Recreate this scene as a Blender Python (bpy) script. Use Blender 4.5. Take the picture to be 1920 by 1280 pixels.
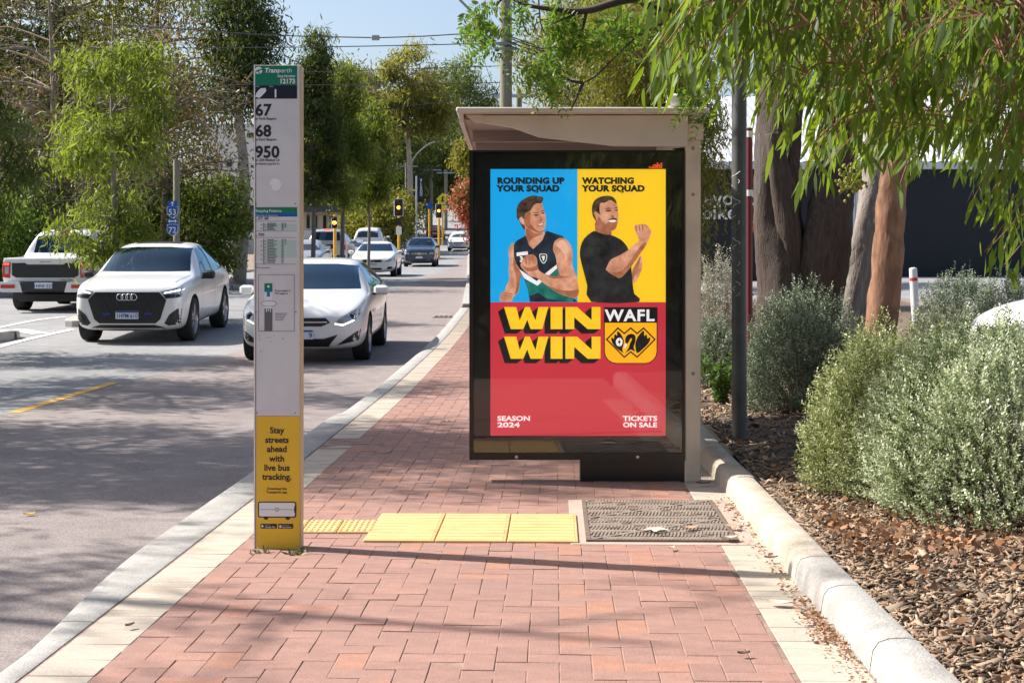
import bpy, bmesh, math, random
import numpy as np
from mathutils import Vector, Matrix
from mathutils.bvhtree import BVHTree
R = math.radians
random.seed(7); rng = np.random.default_rng(7)
sc = bpy.context.scene
for o in list(bpy.data.objects): bpy.data.objects.remove(o)
C = sc.collection
# ---------------------------------------------------------------- camera, sky, sun, exposure
F, HC, HY, CX = 2950.0, 1.456, 495.0, 960.0
cam = bpy.data.cameras.new('camera'); cam.sensor_width = 36; cam.sensor_fit = 'HORIZONTAL'
cam.lens = 36*F/1920; cam.shift_y = -(640-HY)/1920; cam.clip_start = .1; cam.clip_end = 3000
co = bpy.data.objects.new('camera', cam); C.objects.link(co)
co.location = (0, 0, HC); co.rotation_euler = (R(90), 0, 0); sc.camera = co
SAZ = math.atan2(-.955, .296)          # the sun stands to the left, a little beyond the stop
SEL = R(44)
w = bpy.data.worlds.new('World'); sc.world = w; w.use_nodes = True
nt = w.node_tree; bg = nt.nodes['Background']
sky = nt.nodes.new('ShaderNodeTexSky'); sky.sky_type = 'NISHITA'; sky.sun_disc = False
sky.sun_elevation = SEL; sky.sun_rotation = SAZ; sky.air_density = .9; sky.dust_density = 2.6; sky.ozone_density = 1.2
nt.links.new(sky.outputs[0], bg.inputs[0]); bg.inputs[1].default_value = .10
sl = bpy.data.lights.new('sun', 'SUN'); sl.energy = 5; sl.angle = R(.53); sl.color = (1, .95, .87)
so = bpy.data.objects.new('sun', sl); C.objects.link(so)
sd = Vector((-.955*math.cos(SEL), .296*math.cos(SEL), math.sin(SEL)))   # towards the sun
so.rotation_euler = sd.to_track_quat('Z', 'Y').to_euler(); so.location = (-20, 10, 30)
sc.view_settings.view_transform = 'Standard'; sc.view_settings.look = 'None'
sc.view_settings.exposure = .93; sc.view_settings.gamma = 1
sc.cycles.max_bounces = 8; sc.cycles.transparent_max_bounces = 12; sc.cycles.use_denoising = True

# ---------------------------------------------------------------- places
PY = [-30, 12, 18, 24, 28, 35, 45, 67, 92, 126, 160, 300, 500, 1500]
PZ = [-.13, -.13, -.10, 0, .10, .40, .58, .93, 1.3, 2.5, 4.0, 12, 20, 30]
def gr(Y): return float(np.interp(Y, PY, PZ))                       # road height
def sm(a, b, x): t = min(1, max(0, (x-a)/(b-a))); return t*t*(3-2*t)
def gz(X, Y):                                                       # ground beside the road
    z = gr(Y)+.13
    z += .5*sm(1.6, 6, X)*sm(10, 25, Y)
    z += .9*sm(0, 4, XL(Y)-X)*sm(40, 60, Y)
    return z
def XL(Y): return float(np.interp(Y, [0, 42, 60, 92, 126, 300, 1500], [-14.2, -14.2, -13, -12.5, -12.5, -17, -50]))   # far edge of the road
def W(px, py, Y): return Vector(((px-CX)/F*Y, Y, HC+(HY-py)/F*Y))
def XP(px, Y): return (px-CX)/F*Y
def Gp(px, py, z=0.0):
    Y = (HC-z)*F/(py-HY); return Vector(((px-CX)/F*Y, Y, z))
def Gr(px, py):                                                     # pixel on the road
    lo, hi = 4., 400.
    for _ in range(50):
        m = (lo+hi)/2
        if F*(HC-gr(m))/m > py-HY: lo = m
        else: hi = m
    return Vector(((px-CX)/F*lo, lo, gr(lo)))
TH = .0277                                                          # the footpath runs a touch to the right
def kerbX(Y):                                                       # footpath-side edge of the left kerb
    if Y < 35: return -1.875+TH*Y
    return float(np.interp(Y, [35, 60, 126, 300, 600], [-.905, -1.5, -3.3, -8.5, -20]))

# ---------------------------------------------------------------- materials
MATS = {}
def newmat(name):
    m = bpy.data.materials.new(name); m.use_nodes = True; MATS[name] = m
    return m, m.node_tree, m.node_tree.nodes['Principled BSDF']
def mat(name, col, rough=.6, metal=0, var=0, vscale=8, bump=0, bscale=80, col2=None, rand=None, emit=0, spec=.5, coat=0, stretch=None, stain=None, grain=None):
    """col..col2 by noise; rand: 'obj' or 'rnd' gives each piece its own tone; stain=(colour, scale, amount)"""
    m, t, b = newmat(name); N, L = t.nodes, t.links
    b.inputs['Roughness'].default_value = rough; b.inputs['Metallic'].default_value = metal
    b.inputs['Specular IOR Level'].default_value = spec; b.inputs['Coat Weight'].default_value = coat
    c1 = (*col, 1); c2 = (*(col2 or [min(1, x*(1+var)) for x in col]), 1)
    c1v = c1 if col2 else (*[x*(1-var) for x in col], 1)
    tc = N.new('ShaderNodeTexCoord'); src = tc.outputs['Object']
    if stretch:
        mp = N.new('ShaderNodeMapping'); mp.inputs['Scale'].default_value = stretch; L.new(src, mp.inputs[0]); src = mp.outputs[0]
    out = None
    if var or col2:
        nz = N.new('ShaderNodeTexNoise'); nz.inputs['Scale'].default_value = vscale; nz.inputs['Detail'].default_value = 6; nz.inputs['Roughness'].default_value = .65
        L.new(src, nz.inputs['Vector'])
        rp = N.new('ShaderNodeValToRGB'); rp.color_ramp.elements[0].position = .3; rp.color_ramp.elements[1].position = .7
        rp.color_ramp.elements[0].color = c1v; rp.color_ramp.elements[1].color = c2
        L.new(nz.outputs[0], rp.inputs[0]); out = rp.outputs[0]
    if rand:
        if rand == 'obj': oi = N.new('ShaderNodeObjectInfo'); rv = oi.outputs['Random']
        else: at = N.new('ShaderNodeAttribute'); at.attribute_name = 'rnd'; rv = at.outputs['Fac']
        r2 = N.new('ShaderNodeValToRGB'); cr = r2.color_ramp
        cr.elements[0].color = (.88, .87, .87, 1); cr.elements[1].color = (1.1, .98, .86, 1)
        e = cr.elements.new(.86); e.color = (1.05, 1.02, 1.0, 1)
        e = cr.elements.new(.95); e.color = (1.12, .98, .84, 1)
        L.new(rv, r2.inputs[0])
        mx = N.new('ShaderNodeMix'); mx.data_type = 'RGBA'; mx.blend_type = 'MULTIPLY'; mx.inputs[0].default_value = 1
        if out: L.new(out, mx.inputs[6])
        else: mx.inputs[6].default_value = c1
        L.new(r2.outputs[0], mx.inputs[7]); out = mx.outputs[2]
    if stain:
        geo = N.new('ShaderNodeNewGeometry')
        n3 = N.new('ShaderNodeTexNoise'); n3.inputs['Scale'].default_value = stain[1]; n3.inputs['Detail'].default_value = 5
        L.new(geo.outputs['Position'], n3.inputs['Vector'])
        r3 = N.new('ShaderNodeMapRange'); r3.inputs[1].default_value = .5; r3.inputs[2].default_value = .75; r3.inputs[4].default_value = stain[2]
        L.new(n3.outputs[0], r3.inputs[0])
        mx = N.new('ShaderNodeMix'); mx.data_type = 'RGBA'; mx.inputs[7].default_value = (*stain[0], 1)
        L.new(r3.outputs[0], mx.inputs[0])
        if out: L.new(out, mx.inputs[6])
        else: mx.inputs[6].default_value = c1
        out = mx.outputs[2]
    if grain:                                                        # (scale, depth) of fine speckle, stones or grit
        geo = N.new('ShaderNodeNewGeometry'); n4 = N.new('ShaderNodeTexNoise'); n4.inputs['Scale'].default_value = grain[0]; n4.inputs['Detail'].default_value = 3; n4.inputs['Roughness'].default_value = .8
        L.new(geo.outputs['Position'], n4.inputs['Vector'])
        r4 = N.new('ShaderNodeMapRange'); r4.inputs[1].default_value = .32; r4.inputs[2].default_value = .68; r4.inputs[3].default_value = 1-grain[1]; r4.inputs[4].default_value = 1+grain[1]
        L.new(n4.outputs[0], r4.inputs[0]); mx = N.new('ShaderNodeMix'); mx.data_type = 'RGBA'; mx.blend_type = 'MULTIPLY'; mx.inputs[0].default_value = 1
        if out: L.new(out, mx.inputs[6])
        else: mx.inputs[6].default_value = c1
        L.new(r4.outputs[0], mx.inputs[7]); out = mx.outputs[2]
    if out: L.new(out, b.inputs['Base Color'])
    else: b.inputs['Base Color'].default_value = c1
    if bump:
        n2 = N.new('ShaderNodeTexNoise'); n2.inputs['Scale'].default_value = bscale; n2.inputs['Detail'].default_value = 5
        L.new(src, n2.inputs['Vector'])
        bp = N.new('ShaderNodeBump'); bp.inputs['Strength'].default_value = bump; bp.inputs['Distance'].default_value = .01
        L.new(n2.outputs[0], bp.inputs['Height']); L.new(bp.outputs[0], b.inputs['Normal'])
    if emit:
        b.inputs['Emission Strength'].default_value = emit
        if out: L.new(out, b.inputs['Emission Color'])
        else: b.inputs['Emission Color'].default_value = c1
    return m
def leafmat(name, cols, trans=.35, tcol=None, rough=.45):
    m, t, b = newmat(name); N, L = t.nodes, t.links
    at = N.new('ShaderNodeAttribute'); at.attribute_name = 'rnd'
    rp = N.new('ShaderNodeValToRGB'); cr = rp.color_ramp
    while len(cr.elements) < len(cols): cr.elements.new(.5)
    for i, c in enumerate(cols):
        cr.elements[i].position = i/(len(cols)-1); cr.elements[i].color = (*c, 1)
    L.new(at.outputs['Fac'], rp.inputs[0]); L.new(rp.outputs[0], b.inputs['Base Color'])
    b.inputs['Roughness'].default_value = max(.48, rough); b.inputs['Specular IOR Level'].default_value = .22
    tr = N.new('ShaderNodeBsdfTranslucent')
    if tcol:
        mm = N.new('ShaderNodeMix'); mm.data_type = 'RGBA'; mm.inputs[0].default_value = .7
        L.new(rp.outputs[0], mm.inputs[6]); mm.inputs[7].default_value = (*tcol, 1); L.new(mm.outputs[2], tr.inputs[0])
    else: L.new(rp.outputs[0], tr.inputs[0])
    mx = N.new('ShaderNodeMixShader'); mx.inputs[0].default_value = trans
    L.new(b.outputs[0], mx.inputs[1]); L.new(tr.outputs[0], mx.inputs[2])
    L.new(mx.outputs[0], N['Material Output'].inputs[0])
    return m
def glassmat(name, tint, refl=1.0, ior=1.5, gcol=(1, 1, 1)):
    m, t, b = newmat(name); N, L = t.nodes, t.links
    tr = N.new('ShaderNodeBsdfTransparent'); tr.inputs[0].default_value = (*tint, 1)
    gl = N.new('ShaderNodeBsdfGlossy'); gl.inputs['Roughness'].default_value = .02; gl.inputs[0].default_value = (*gcol, 1)
    fr = N.new('ShaderNodeFresnel'); fr.inputs[0].default_value = ior
    ml = N.new('ShaderNodeMath'); ml.operation = 'MULTIPLY'; ml.inputs[1].default_value = refl; ml.use_clamp = True
    L.new(fr.outputs[0], ml.inputs[0])
    mx = N.new('ShaderNodeMixShader'); L.new(ml.outputs[0], mx.inputs[0]); L.new(tr.outputs[0], mx.inputs[1]); L.new(gl.outputs[0], mx.inputs[2])
    L.new(mx.outputs[0], N['Material Output'].inputs[0])
    return m

# ---------------------------------------------------------------- objects
def tag(o, label=None, cat=None, group=None, kind=None):
    if label: o['label'] = label
    if cat: o['category'] = cat
    if group: o['group'] = group
    if kind: o['kind'] = kind
    return o
def empty(name, loc=(0, 0, 0), rz=0, label=None, cat=None, group=None):
    o = bpy.data.objects.new(name, None); C.objects.link(o); o.location = loc; o.rotation_euler = (0, 0, rz)
    o.empty_display_size = .2
    return tag(o, label, cat, group)
def link(name, me, parent=None, loc=None):
    o = bpy.data.objects.new(name, me); C.objects.link(o)
    if parent: o.parent = parent
    if loc is not None: o.location = loc
    return o
def copy_tree(o, parent=None):
    c = o.copy(); C.objects.link(c)
    if parent: c.parent = parent
    for ch in [x for x in bpy.data.objects if x.parent == o]: copy_tree(ch, c)
    return c
def M(m): return m if not isinstance(m, str) else MATS[m]
class MB:
    def __init__(s): s.v = []; s.f = []; s.mi = []; s.cur = 0
    def add(s, vs, fs):
        n = len(s.v); s.v += [tuple(v) for v in vs]
        for f in fs: s.f.append([n+i for i in f]); s.mi.append(s.cur)
        return s
    def box(s, c, d, rz=0, rx=0, ry=0):
        mt = Matrix.Translation(c) @ Matrix.Rotation(rz, 4, 'Z') @ Matrix.Rotation(ry, 4, 'Y') @ Matrix.Rotation(rx, 4, 'X')
        x, y, z = d[0]/2, d[1]/2, d[2]/2
        vs = [mt @ Vector(p) for p in ((-x, -y, -z), (x, -y, -z), (x, y, -z), (-x, y, -z), (-x, -y, z), (x, -y, z), (x, y, z), (-x, y, z))]
        return s.add(vs, [(0, 3, 2, 1), (4, 5, 6, 7), (0, 1, 5, 4), (1, 2, 6, 5), (2, 3, 7, 6), (3, 0, 4, 7)])
    def bbox(s, c, d, bev=.01, rz=0):                                # box with chamfered vertical and top edges
        x, y, z = d[0]/2, d[1]/2, d[2]/2; mt = Matrix.Translation(c) @ Matrix.Rotation(rz, 4, 'Z'); b = bev
        def ring(ix, zz): return [mt @ Vector(p) for p in ((-x+ix+b, -y+ix, zz), (x-ix-b, -y+ix, zz), (x-ix, -y+ix+b, zz), (x-ix, y-ix-b, zz), (x-ix-b, y-ix, zz), (-x+ix+b, y-ix, zz), (-x+ix, y-ix-b, zz), (-x+ix, -y+ix+b, zz))]
        vs = ring(b, -z)+ring(0, -z+b)+ring(0, z-b)+ring(b, z); fs = [tuple(range(7, -1, -1)), tuple(range(24, 32))]
        for k in range(3):
            for i in range(8): j = (i+1) % 8; fs.append((k*8+i, k*8+j, k*8+8+j, k*8+8+i))
        return s.add(vs, fs)
    def tube(s, pts, rad, n=8, cap=True):
        pts = [Vector(p) for p in pts]
        if not hasattr(rad, '__len__'): rad = [rad]*len(pts)
        vs, fs = [], []; a = None
        for i, p in enumerate(pts):
            d = (pts[min(i+1, len(pts)-1)]-pts[max(i-1, 0)])
            d = d.normalized() if d.length > 1e-9 else Vector((0, 0, 1))
            if a is None: a = d.orthogonal().normalized()
            else: a = (a-d*a.dot(d)); a = a.normalized() if a.length > 1e-6 else d.orthogonal().normalized()
            b = d.cross(a)
            for k in range(n): t = 2*math.pi*k/n; vs.append(p+(a*math.cos(t)+b*math.sin(t))*rad[i])
        for i in range(len(pts)-1):
            for k in range(n): q = (k+1) % n; fs.append((i*n+k, i*n+q, i*n+n+q, i*n+n+k))
        if cap: fs += [tuple(range(n-1, -1, -1)), tuple(range((len(pts)-1)*n, len(pts)*n))]
        return s.add(vs, fs)
    def lathe(s, prof, n=24, mt=Matrix()):
        vs, fs = [], []
        for r, z in prof:
            for k in range(n): t = 2*math.pi*k/n; vs.append(mt @ Vector((r*math.cos(t), r*math.sin(t), z)))
        for i in range(len(prof)-1):
            for k in range(n): q = (k+1) % n; fs.append((i*n+k, i*n+q, i*n+n+q, i*n+n+k))
        return s.add(vs, fs)
    def prism(s, poly, d, axis='y', at=0):                           # poly in the plane across axis, extruded d from at
        n = len(poly)
        def P(a, b, k): return (a, k, b) if axis == 'y' else ((k, a, b) if axis == 'x' else (a, b, k))
        vs = [P(a, b, at) for a, b in poly]+[P(a, b, at+d) for a, b in poly]
        fs = [tuple(range(n)), tuple(range(2*n-1, n-1, -1))]
        for i in range(n): j = (i+1) % n; fs.append((j, i, n+i, n+j))
        return s.add(vs, fs)
    def build(s, name, mats, parent=None, loc=None, smooth=False, fix=True):
        me = bpy.data.meshes.new(name); me.from_pydata(s.v, [], s.f)
        if not isinstance(mats, (list, tuple)): mats = [mats]
        for m in mats: me.materials.append(M(m))
        if len(mats) > 1: me.polygons.foreach_set('material_index', s.mi)
        if fix:
            bm = bmesh.new(); bm.from_mesh(me); bmesh.ops.recalc_face_normals(bm, faces=bm.faces); bm.to_mesh(me); bm.free()
        if smooth: me.shade_smooth(); 
        if smooth == 'auto': me.set_sharp_from_angle(angle=R(40))
        me.update(); return link(name, me, parent, loc)
def tri_mesh(name, V, T, mats, rnd=None):                            # V (n,3), T (m,3) numpy; rnd per vertex
    me = bpy.data.meshes.new(name); nv, nf = len(V), len(T)
    me.vertices.add(nv); me.vertices.foreach_set('co', np.ascontiguousarray(V, np.float32).ravel())
    me.loops.add(nf*3); me.loops.foreach_set('vertex_index', np.ascontiguousarray(T, np.int32).ravel())
    me.polygons.add(nf); me.polygons.foreach_set('loop_start', np.arange(0, nf*3, 3, dtype=np.int32))
    for m in (mats if isinstance(mats, (list, tuple)) else [mats]): me.materials.append(M(m))
    me.update(calc_edges=True); me.validate()
    if rnd is not None:
        a = me.attributes.new('rnd', 'FLOAT', 'POINT'); a.data.foreach_set('value', np.ascontiguousarray(rnd, np.float32))
    return me
def smooth_poly(pts, k=3):
    n = len(pts); out = []
    for i in range(n):
        p0, p1, p2, p3 = [np.array(pts[(i+j-1) % n], float) for j in range(4)]
        for q in range(k):
            t = q/k
            out.append(tuple(.5*((2*p1)+(-p0+p2)*t+(2*p0-5*p1+4*p2-p3)*t*t+(-p0+3*p1-3*p2+p3)*t**3)))
    return out
def curve_pts(pts, k=6):
    pts = [np.array(p, float) for p in pts]; out = []
    for i in range(len(pts)-1):
        p0 = pts[max(i-1, 0)]; p1 = pts[i]; p2 = pts[i+1]; p3 = pts[min(i+2, len(pts)-1)]
        for q in range(k):
            t = q/k; out.append(.5*((2*p1)+(-p0+p2)*t+(2*p0-5*p1+4*p2-p3)*t*t+(-p0+3*p1-3*p2+p3)*t**3))
    out.append(pts[-1]); return [Vector(p) for p in out]
def text_mesh(body, size=1, bold=0, align='LEFT', sx=1, shear=0, space=1):
    cu = bpy.data.curves.new('t', 'FONT'); cu.body = body; cu.size = size; cu.offset = bold*size; cu.align_x = align
    cu.resolution_u = 3; cu.shear = shear; cu.space_character = space
    o = bpy.data.objects.new('t', cu); C.objects.link(o)
    dg = bpy.context.evaluated_depsgraph_get(); me = bpy.data.meshes.new_from_object(o.evaluated_get(dg))
    bpy.data.objects.remove(o); bpy.data.curves.remove(cu)
    for v in me.vertices: v.co.x *= sx
    return me
def text(body, loc, size, m, parent, name='lettering', rot=(R(90), 0, 0), **k):
    me = text_mesh(body, size, **k); me.materials.append(M(m)); me.name = name
    o = link(name, me, parent, loc); o.rotation_euler = rot; return o

# ---------------------------------------------------------------- leaves and branches
def leaf_arrays(pos, d, ln, wd, sick=.12, bend=.1):
    """pos (n,3), d (n,3) unit, ln (n), wd ratio -> V, T; six vertices and four triangles to a leaf"""
    n = len(pos); d = d/np.linalg.norm(d, axis=1, keepdims=True)
    r = rng.normal(size=(n, 3)); s = np.cross(d, r); s /= np.linalg.norm(s, axis=1, keepdims=True)+1e-9
    nn = np.cross(s, d)
    sk = rng.uniform(-1, 1, n)*sick; be = rng.uniform(-.3, 1, n)*bend
    tm = [(0, 0), (.3, -.5), (.3, .5), (.68, -.42), (.68, .42), (1, 0)]
    V = np.zeros((n, 6, 3)); L = ln[:, None]
    for k, (t, sd_) in enumerate(tm):
        V[:, k] = pos+d*L*t+s*L*(sd_*wd+(sk*t*t)[:, None])+nn*L*(be*t*t)[:, None]
    T = np.array([(0, 1, 2), (1, 3, 2), (2, 3, 4), (3, 5, 4)])
    TT = (T[None]+np.arange(n)[:, None, None]*6).reshape(-1, 3)
    return V.reshape(-1, 3), TT
def leaf_obj(name, pos, d, ln, wd, m, parent, rnd=None, **k):
    V, T = leaf_arrays(pos, d, ln, wd, **k)
    rr = np.repeat(rng.random(len(pos)) if rnd is None else rnd, 6)
    return link(name, tri_mesh(name, V, T, m, rr), parent)
def in_ell(n, c, r, hollow=.0):
    p = rng.normal(size=(n, 3)); p /= np.linalg.norm(p, axis=1, keepdims=True)
    q = (hollow**3+(1-hollow**3)*rng.random(n))**(1/3)
    return np.array(c)+p*q[:, None]*np.array(r)
def tree(name, label, base, trunk, ells, leaf, bark, group=None, nclump=40, per=120, ln=.14, wd=.16, droop=1.0, spread=.33, twig=.012, hollow=.45, cat='tree', tw_n=1, lift=0, limb=.35):
    """trunk: list of (dx,dy,z,r) from the base; ells: [(dx,dy,z,rx,ry,rz,weight)] crown volumes relative to the base"""
    t = empty(name, base, 0, label, cat, group)
    mb = MB(); tp = [Vector(p[:3]) for p in trunk]
    cp = curve_pts(tp, 4); rr = np.interp(np.linspace(0, 1, len(cp)), np.linspace(0, 1, len(trunk)), [p[3] for p in trunk])
    mb.tube(cp, list(rr), 10)
    tot = sum(e[6] for e in ells); cl = []
    for e in ells:
        cl += list(in_ell(max(1, int(nclump*e[6]/tot)), e[:3], e[3:6], hollow))
    half = cp[int(len(cp)*limb):]
    P, D, TN = [], [], []
    for c in cl:
        c = Vector(c)
        s = min(half, key=lambda q: (q-c).length+max(0, q.z-c.z)*1.5)
        k = half.index(s); r0 = max(twig*1.4, min(.6*rr[len(cp)-len(half)+k], .018*(c-s).length+.012))
        mid = s.lerp(c, .5)+Vector((random.uniform(-.1, .1), random.uniform(-.1, .1), .12+lift))*(c-s).length
        pts = curve_pts([s, mid, c], 4)
        mb.tube(pts, list(np.linspace(r0, twig*.6, len(pts))), 5, False)
        for _ in range(tw_n*3):
            a = pts[random.randrange(len(pts)//2, len(pts))]; e2 = c+Vector(rng.normal(size=3))*spread*1.1
            mb.tube([a, a.lerp(e2, .5)+Vector((0, 0, .06)), e2], [twig*.6, twig*.45, twig*.2], 4, False)
        n = int(per*random.uniform(.6, 1.4))
        p = np.array(c)+rng.normal(size=(n, 3))*np.array([spread, spread, spread*.8])
        P.append(p); TN.append(np.clip(rng.normal(.42, .26)+rng.normal(0, .16, n), 0, 1))
        d = rng.normal(size=(n, 3))*.75; d[:, 2] -= droop; D.append(d)
    mb.build('trunk', bark, t, smooth=True, fix=False)
    P = np.concatenate(P); D = np.concatenate(D); n = len(P)
    leaf_obj('crown', P, D, ln*rng.uniform(.6, 1.25, n), wd, leaf, t, np.concatenate(TN))
    return t
# ================================================================ materials of the place
mat('asphalt', (.225, .225, .23), .85, grain=(70, .42), var=.16, vscale=2.2, bump=.6, bscale=130, stain=((.17, .165, .16), .6, .5))
mat('red_asphalt', (.225, .188, .178), .85, grain=(70, .42), var=.16, vscale=3, bump=.6, bscale=130, stain=((.19, .15, .14), .5, .5))
mat('line_white', (.72, .72, .70), .7, var=.12, vscale=6, stain=((.4, .4, .39), 3, .6))
mat('line_yellow', (.62, .34, .06), .7, var=.12, vscale=6, stain=((.4, .26, .1), 4, .5))
mat('brick', (.305, .172, .138), .8, grain=(110, .22), var=.14, vscale=9, bump=.4, bscale=160, rand='obj', stain=((.25, .15, .125), 2.2, .6))
mat('brick_far', (.305, .172, .138), .8, grain=(110, .22), var=.14, vscale=9, bump=.4, bscale=160, rand='rnd', stain=((.25, .15, .125), 2.2, .6))
mat('cream_brick', (.43, .375, .31), .8, grain=(100, .18), var=.09, vscale=10, bump=.2, bscale=200, rand='obj', stain=((.47, .41, .33), 2, .5))
mat('cream_brick_far', (.43, .375, .31), .8, grain=(100, .18), var=.09, vscale=10, bump=.2, bscale=200, rand='rnd', stain=((.47, .41, .33), 2, .5))
mat('sand_joint', (.25, .165, .13), .95, var=.5, vscale=9, bump=.3, bscale=200)
mat('concrete', (.345, .33, .31), .88, grain=(60, .2), var=.14, vscale=9, bump=.5, bscale=110, stain=((.22, .195, .17), 3.5, .75))
mat('concrete_warm', (.42, .37, .31), .88, grain=(60, .22), var=.16, vscale=9, bump=.5, bscale=110, stain=((.34, .23, .13), 2.4, .75))
mat('tactile', (.64, .415, .175), .65, var=.08, vscale=6, grain=(90, .12), stain=((.46, .30, .13), 5, .55))
mat('cast_iron', (.30, .25, .21), .6, .3, var=.25, vscale=14, bump=.2, bscale=90)
mat('iron_dark', (.17, .125, .10), .7, .2, var=.25, vscale=14)
mat('pit_surround', (.40, .30, .25), .85, var=.12, vscale=5)
mat('mulch_soil', (.13, .09, .065), .95, var=.4, vscale=16, bump=1, bscale=60)
mat('verge', (.21, .16, .12), .95, var=.4, vscale=1.5, bump=.6, bscale=20)
mat('paving_far', (.40, .27, .23), .9, var=.12, vscale=4)
leafmat('chips', [(.045, .033, .026), (.17, .115, .08), (.30, .215, .145), (.23, .13, .075), (.46, .35, .25), (.10, .075, .058)], .0, rough=.85)
leafmat('litter', [(.26, .12, .055), (.36, .18, .09), (.44, .28, .18), (.20, .09, .05), (.42, .32, .23)], .15, rough=.7)

def sheet(name, xl, xr, ys, nx, zf, m, off=0, kind='structure', parent=None):
    V = []; Fc = []
    for Y in ys:
        a, b = xl(Y), xr(Y)
        for i in range(nx+1):
            X = a+(b-a)*i/nx; V.append((X, Y, zf(X, Y)+off))
    n = nx+1
    for j in range(len(ys)-1):
        for i in range(nx): Fc.append((j*n+i, j*n+i+1, j*n+n+i+1, j*n+n+i))
    mb = MB(); mb.add(V, Fc); o = mb.build(name, m, parent, smooth=True, fix=False)
    if kind: o['kind'] = kind
    return o
ys_all = [-12, -4, 0, 2, 4, 6, 8, 10, 12, 14, 16, 18, 20, 22, 24, 26, 28, 30, 32, 35, 38, 41, 45, 50, 55, 60, 67, 75, 84, 92, 105, 126, 145, 160, 200, 250, 300, 400, 500, 900, 1500]
road = sheet('road', lambda Y: XL(Y)-.3, lambda Y: kerbX(Y)+.1, ys_all, 6, lambda X, Y: gr(Y), 'asphalt')
def XB(Y): return float(np.interp(Y, [0, 16.7, 20, 24.5, 46, 90, 130], [-5.9, -5.3, -5.0, -4.5, -3.7, -3.35, -3.4]))
sheet('bus_lane', XB, lambda Y: kerbX(Y)-.02, [y for y in ys_all if y <= 126], 4, lambda X, Y: gr(Y), 'red_asphalt', .005)
sheet('ground', lambda Y: XL(Y)-600, lambda Y: XL(Y)-.05, ys_all, 12, lambda X, Y: gz(max(X, -60), Y), 'verge', -.02)
def BXR(Y): return 1.5 if Y < 30 else kerbX(Y)
sheet('ground', lambda Y: (7.0 if Y < 31 else kerbX(Y)+2.9), lambda Y: 700, ys_all, 14, lambda X, Y: gz(min(X, 60), Y), 'verge', -.02)
sheet('car_park', lambda Y: 4.2, lambda Y: 40, [22, 25, 28, 31, 34, 37, 40], 8, gz, 'asphalt', .012)
sheet('mulch_bed', lambda Y: 1.13+.155+TH*Y, lambda Y: 7.05, [1, 2, 3, 4, 5, 6, 7, 8, 9, 10, 11, 12, 13, 14, 16, 18, 20, 22, 24, 27, 31], 16,
      lambda X, Y: gz(X, Y)+.085*(1-sm(22, 31, Y))+.012*math.sin(X*7+Y*3)*math.sin(Y*5), 'mulch_soil')
sheet('parking_bay', lambda Y: 3.85, lambda Y: 12, [12.3, 13.2, 14.2, 15.2, 16.1], 6, lambda X, Y: max(gz(X, Y)+.085, .13), 'asphalt', .03)
# painted lines
def line(name, pts, wd, m, off=.009, sub=6):
    c = curve_pts([(p[0], p[1], 0) for p in pts], sub); V = []; Fc = []
    for i, p in enumerate(c):
        d = (c[min(i+1, len(c)-1)]-c[max(i-1, 0)]).normalized(); s = Vector((d.y, -d.x, 0))*wd/2
        for q in (p-s, p+s): V.append((q.x, q.y, gr(q.y)+off))
    for i in range(len(c)-1): Fc.append((2*i, 2*i+1, 2*i+3, 2*i+2))
    mb = MB(); mb.add(V, Fc); o = mb.build(name, m, None, fix=False); o['kind'] = 'structure'; return o
line('yellow_edge_line', [Gr(25, 775), Gr(120, 746), Gr(215, 718)], .13, 'line_yellow')
line('lane_line', [Gr(-60, 668), Gr(38, 640), Gr(135, 618)], .16, 'line_white')
line('turn_line', [Gr(-40, 623), Gr(60, 602), Gr(125, 594)], .13, 'line_white')
line('island_line', [Gr(30, 618), Gr(52, 622), Gr(76, 626)], .35, 'line_white')
line('stop_line', [Gr(-40, 668), Gr(140, 670), Gr(300, 676)], .035, 'line_white')
line('lane_line', [(-7.3, 60), (-7.2, 80), (-7.5, 110)], .12, 'line_white')
line('stop_line', [(-7.6, 93), (-5.3, 93.2), (-3.6, 93.4)], .4, 'line_white', .016)

# ================================================================ footpath of herringbone bricks
PA = -math.atan(TH); U = .1175
fp = sheet('footpath', lambda Y: -1.88, lambda Y: 1.14, [1, 4, 8, 12, 14, 16, 18, 20, 22, 24, 26, 28, 30, 32, 35, 38, 42, 50], 4, lambda X, Y: max(0, gr(Y)+.13) if Y > 12 else 0, 'sand_joint', -.003)
fp.rotation_euler = (0, 0, PA)
def pz(v): return max(0, gr(v)+.13) if v > 12 else 0
def brick_rings(u0, u1, v0, v1, z, j=.0017, b=.002):
    u0 += j; u1 -= j; v0 += j*.8; v1 -= j*.8
    def rg(i, zz): return [(u0+i, v0+i, zz), (u1-i, v0+i, zz), (u1-i, v1-i, zz), (u0+i, v1-i, zz)]
    vs = rg(0, z-.03)+rg(0, z-b*.7)+rg(b, z); fs = [(8, 9, 10, 11)]
    for k in range(2):
        for i in range(4): q = (i+1) % 4; fs.append((k*4+i, k*4+q, k*4+4+q, k*4+4+i))
    return vs, fs
bricks = []
nj0, nj1 = int(4.2/U), int(37/U)
for jj in range(nj0, nj1):
    for i in range(-1, 22):
        k = (i-jj) % 4
        if k == 0: r = (i, i+2, jj, jj+1)
        elif k == 3: r = (i, i+1, jj, jj+2)
        else: continue
        u0, u1 = -1.63+r[0]*U, -1.63+r[1]*U; u0 = max(u0, -1.63); u1 = min(u1, .857)
        if u1-u0 < .02: continue
        bricks.append((u0, u1, r[2]*U, r[3]*U))
edge = []
for jj in range(nj0, nj1):
    edge.append((-1.872, -1.631, jj*U, (jj+1)*U)); edge.append((.858, 1.118, jj*U, (jj+1)*U))
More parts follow.
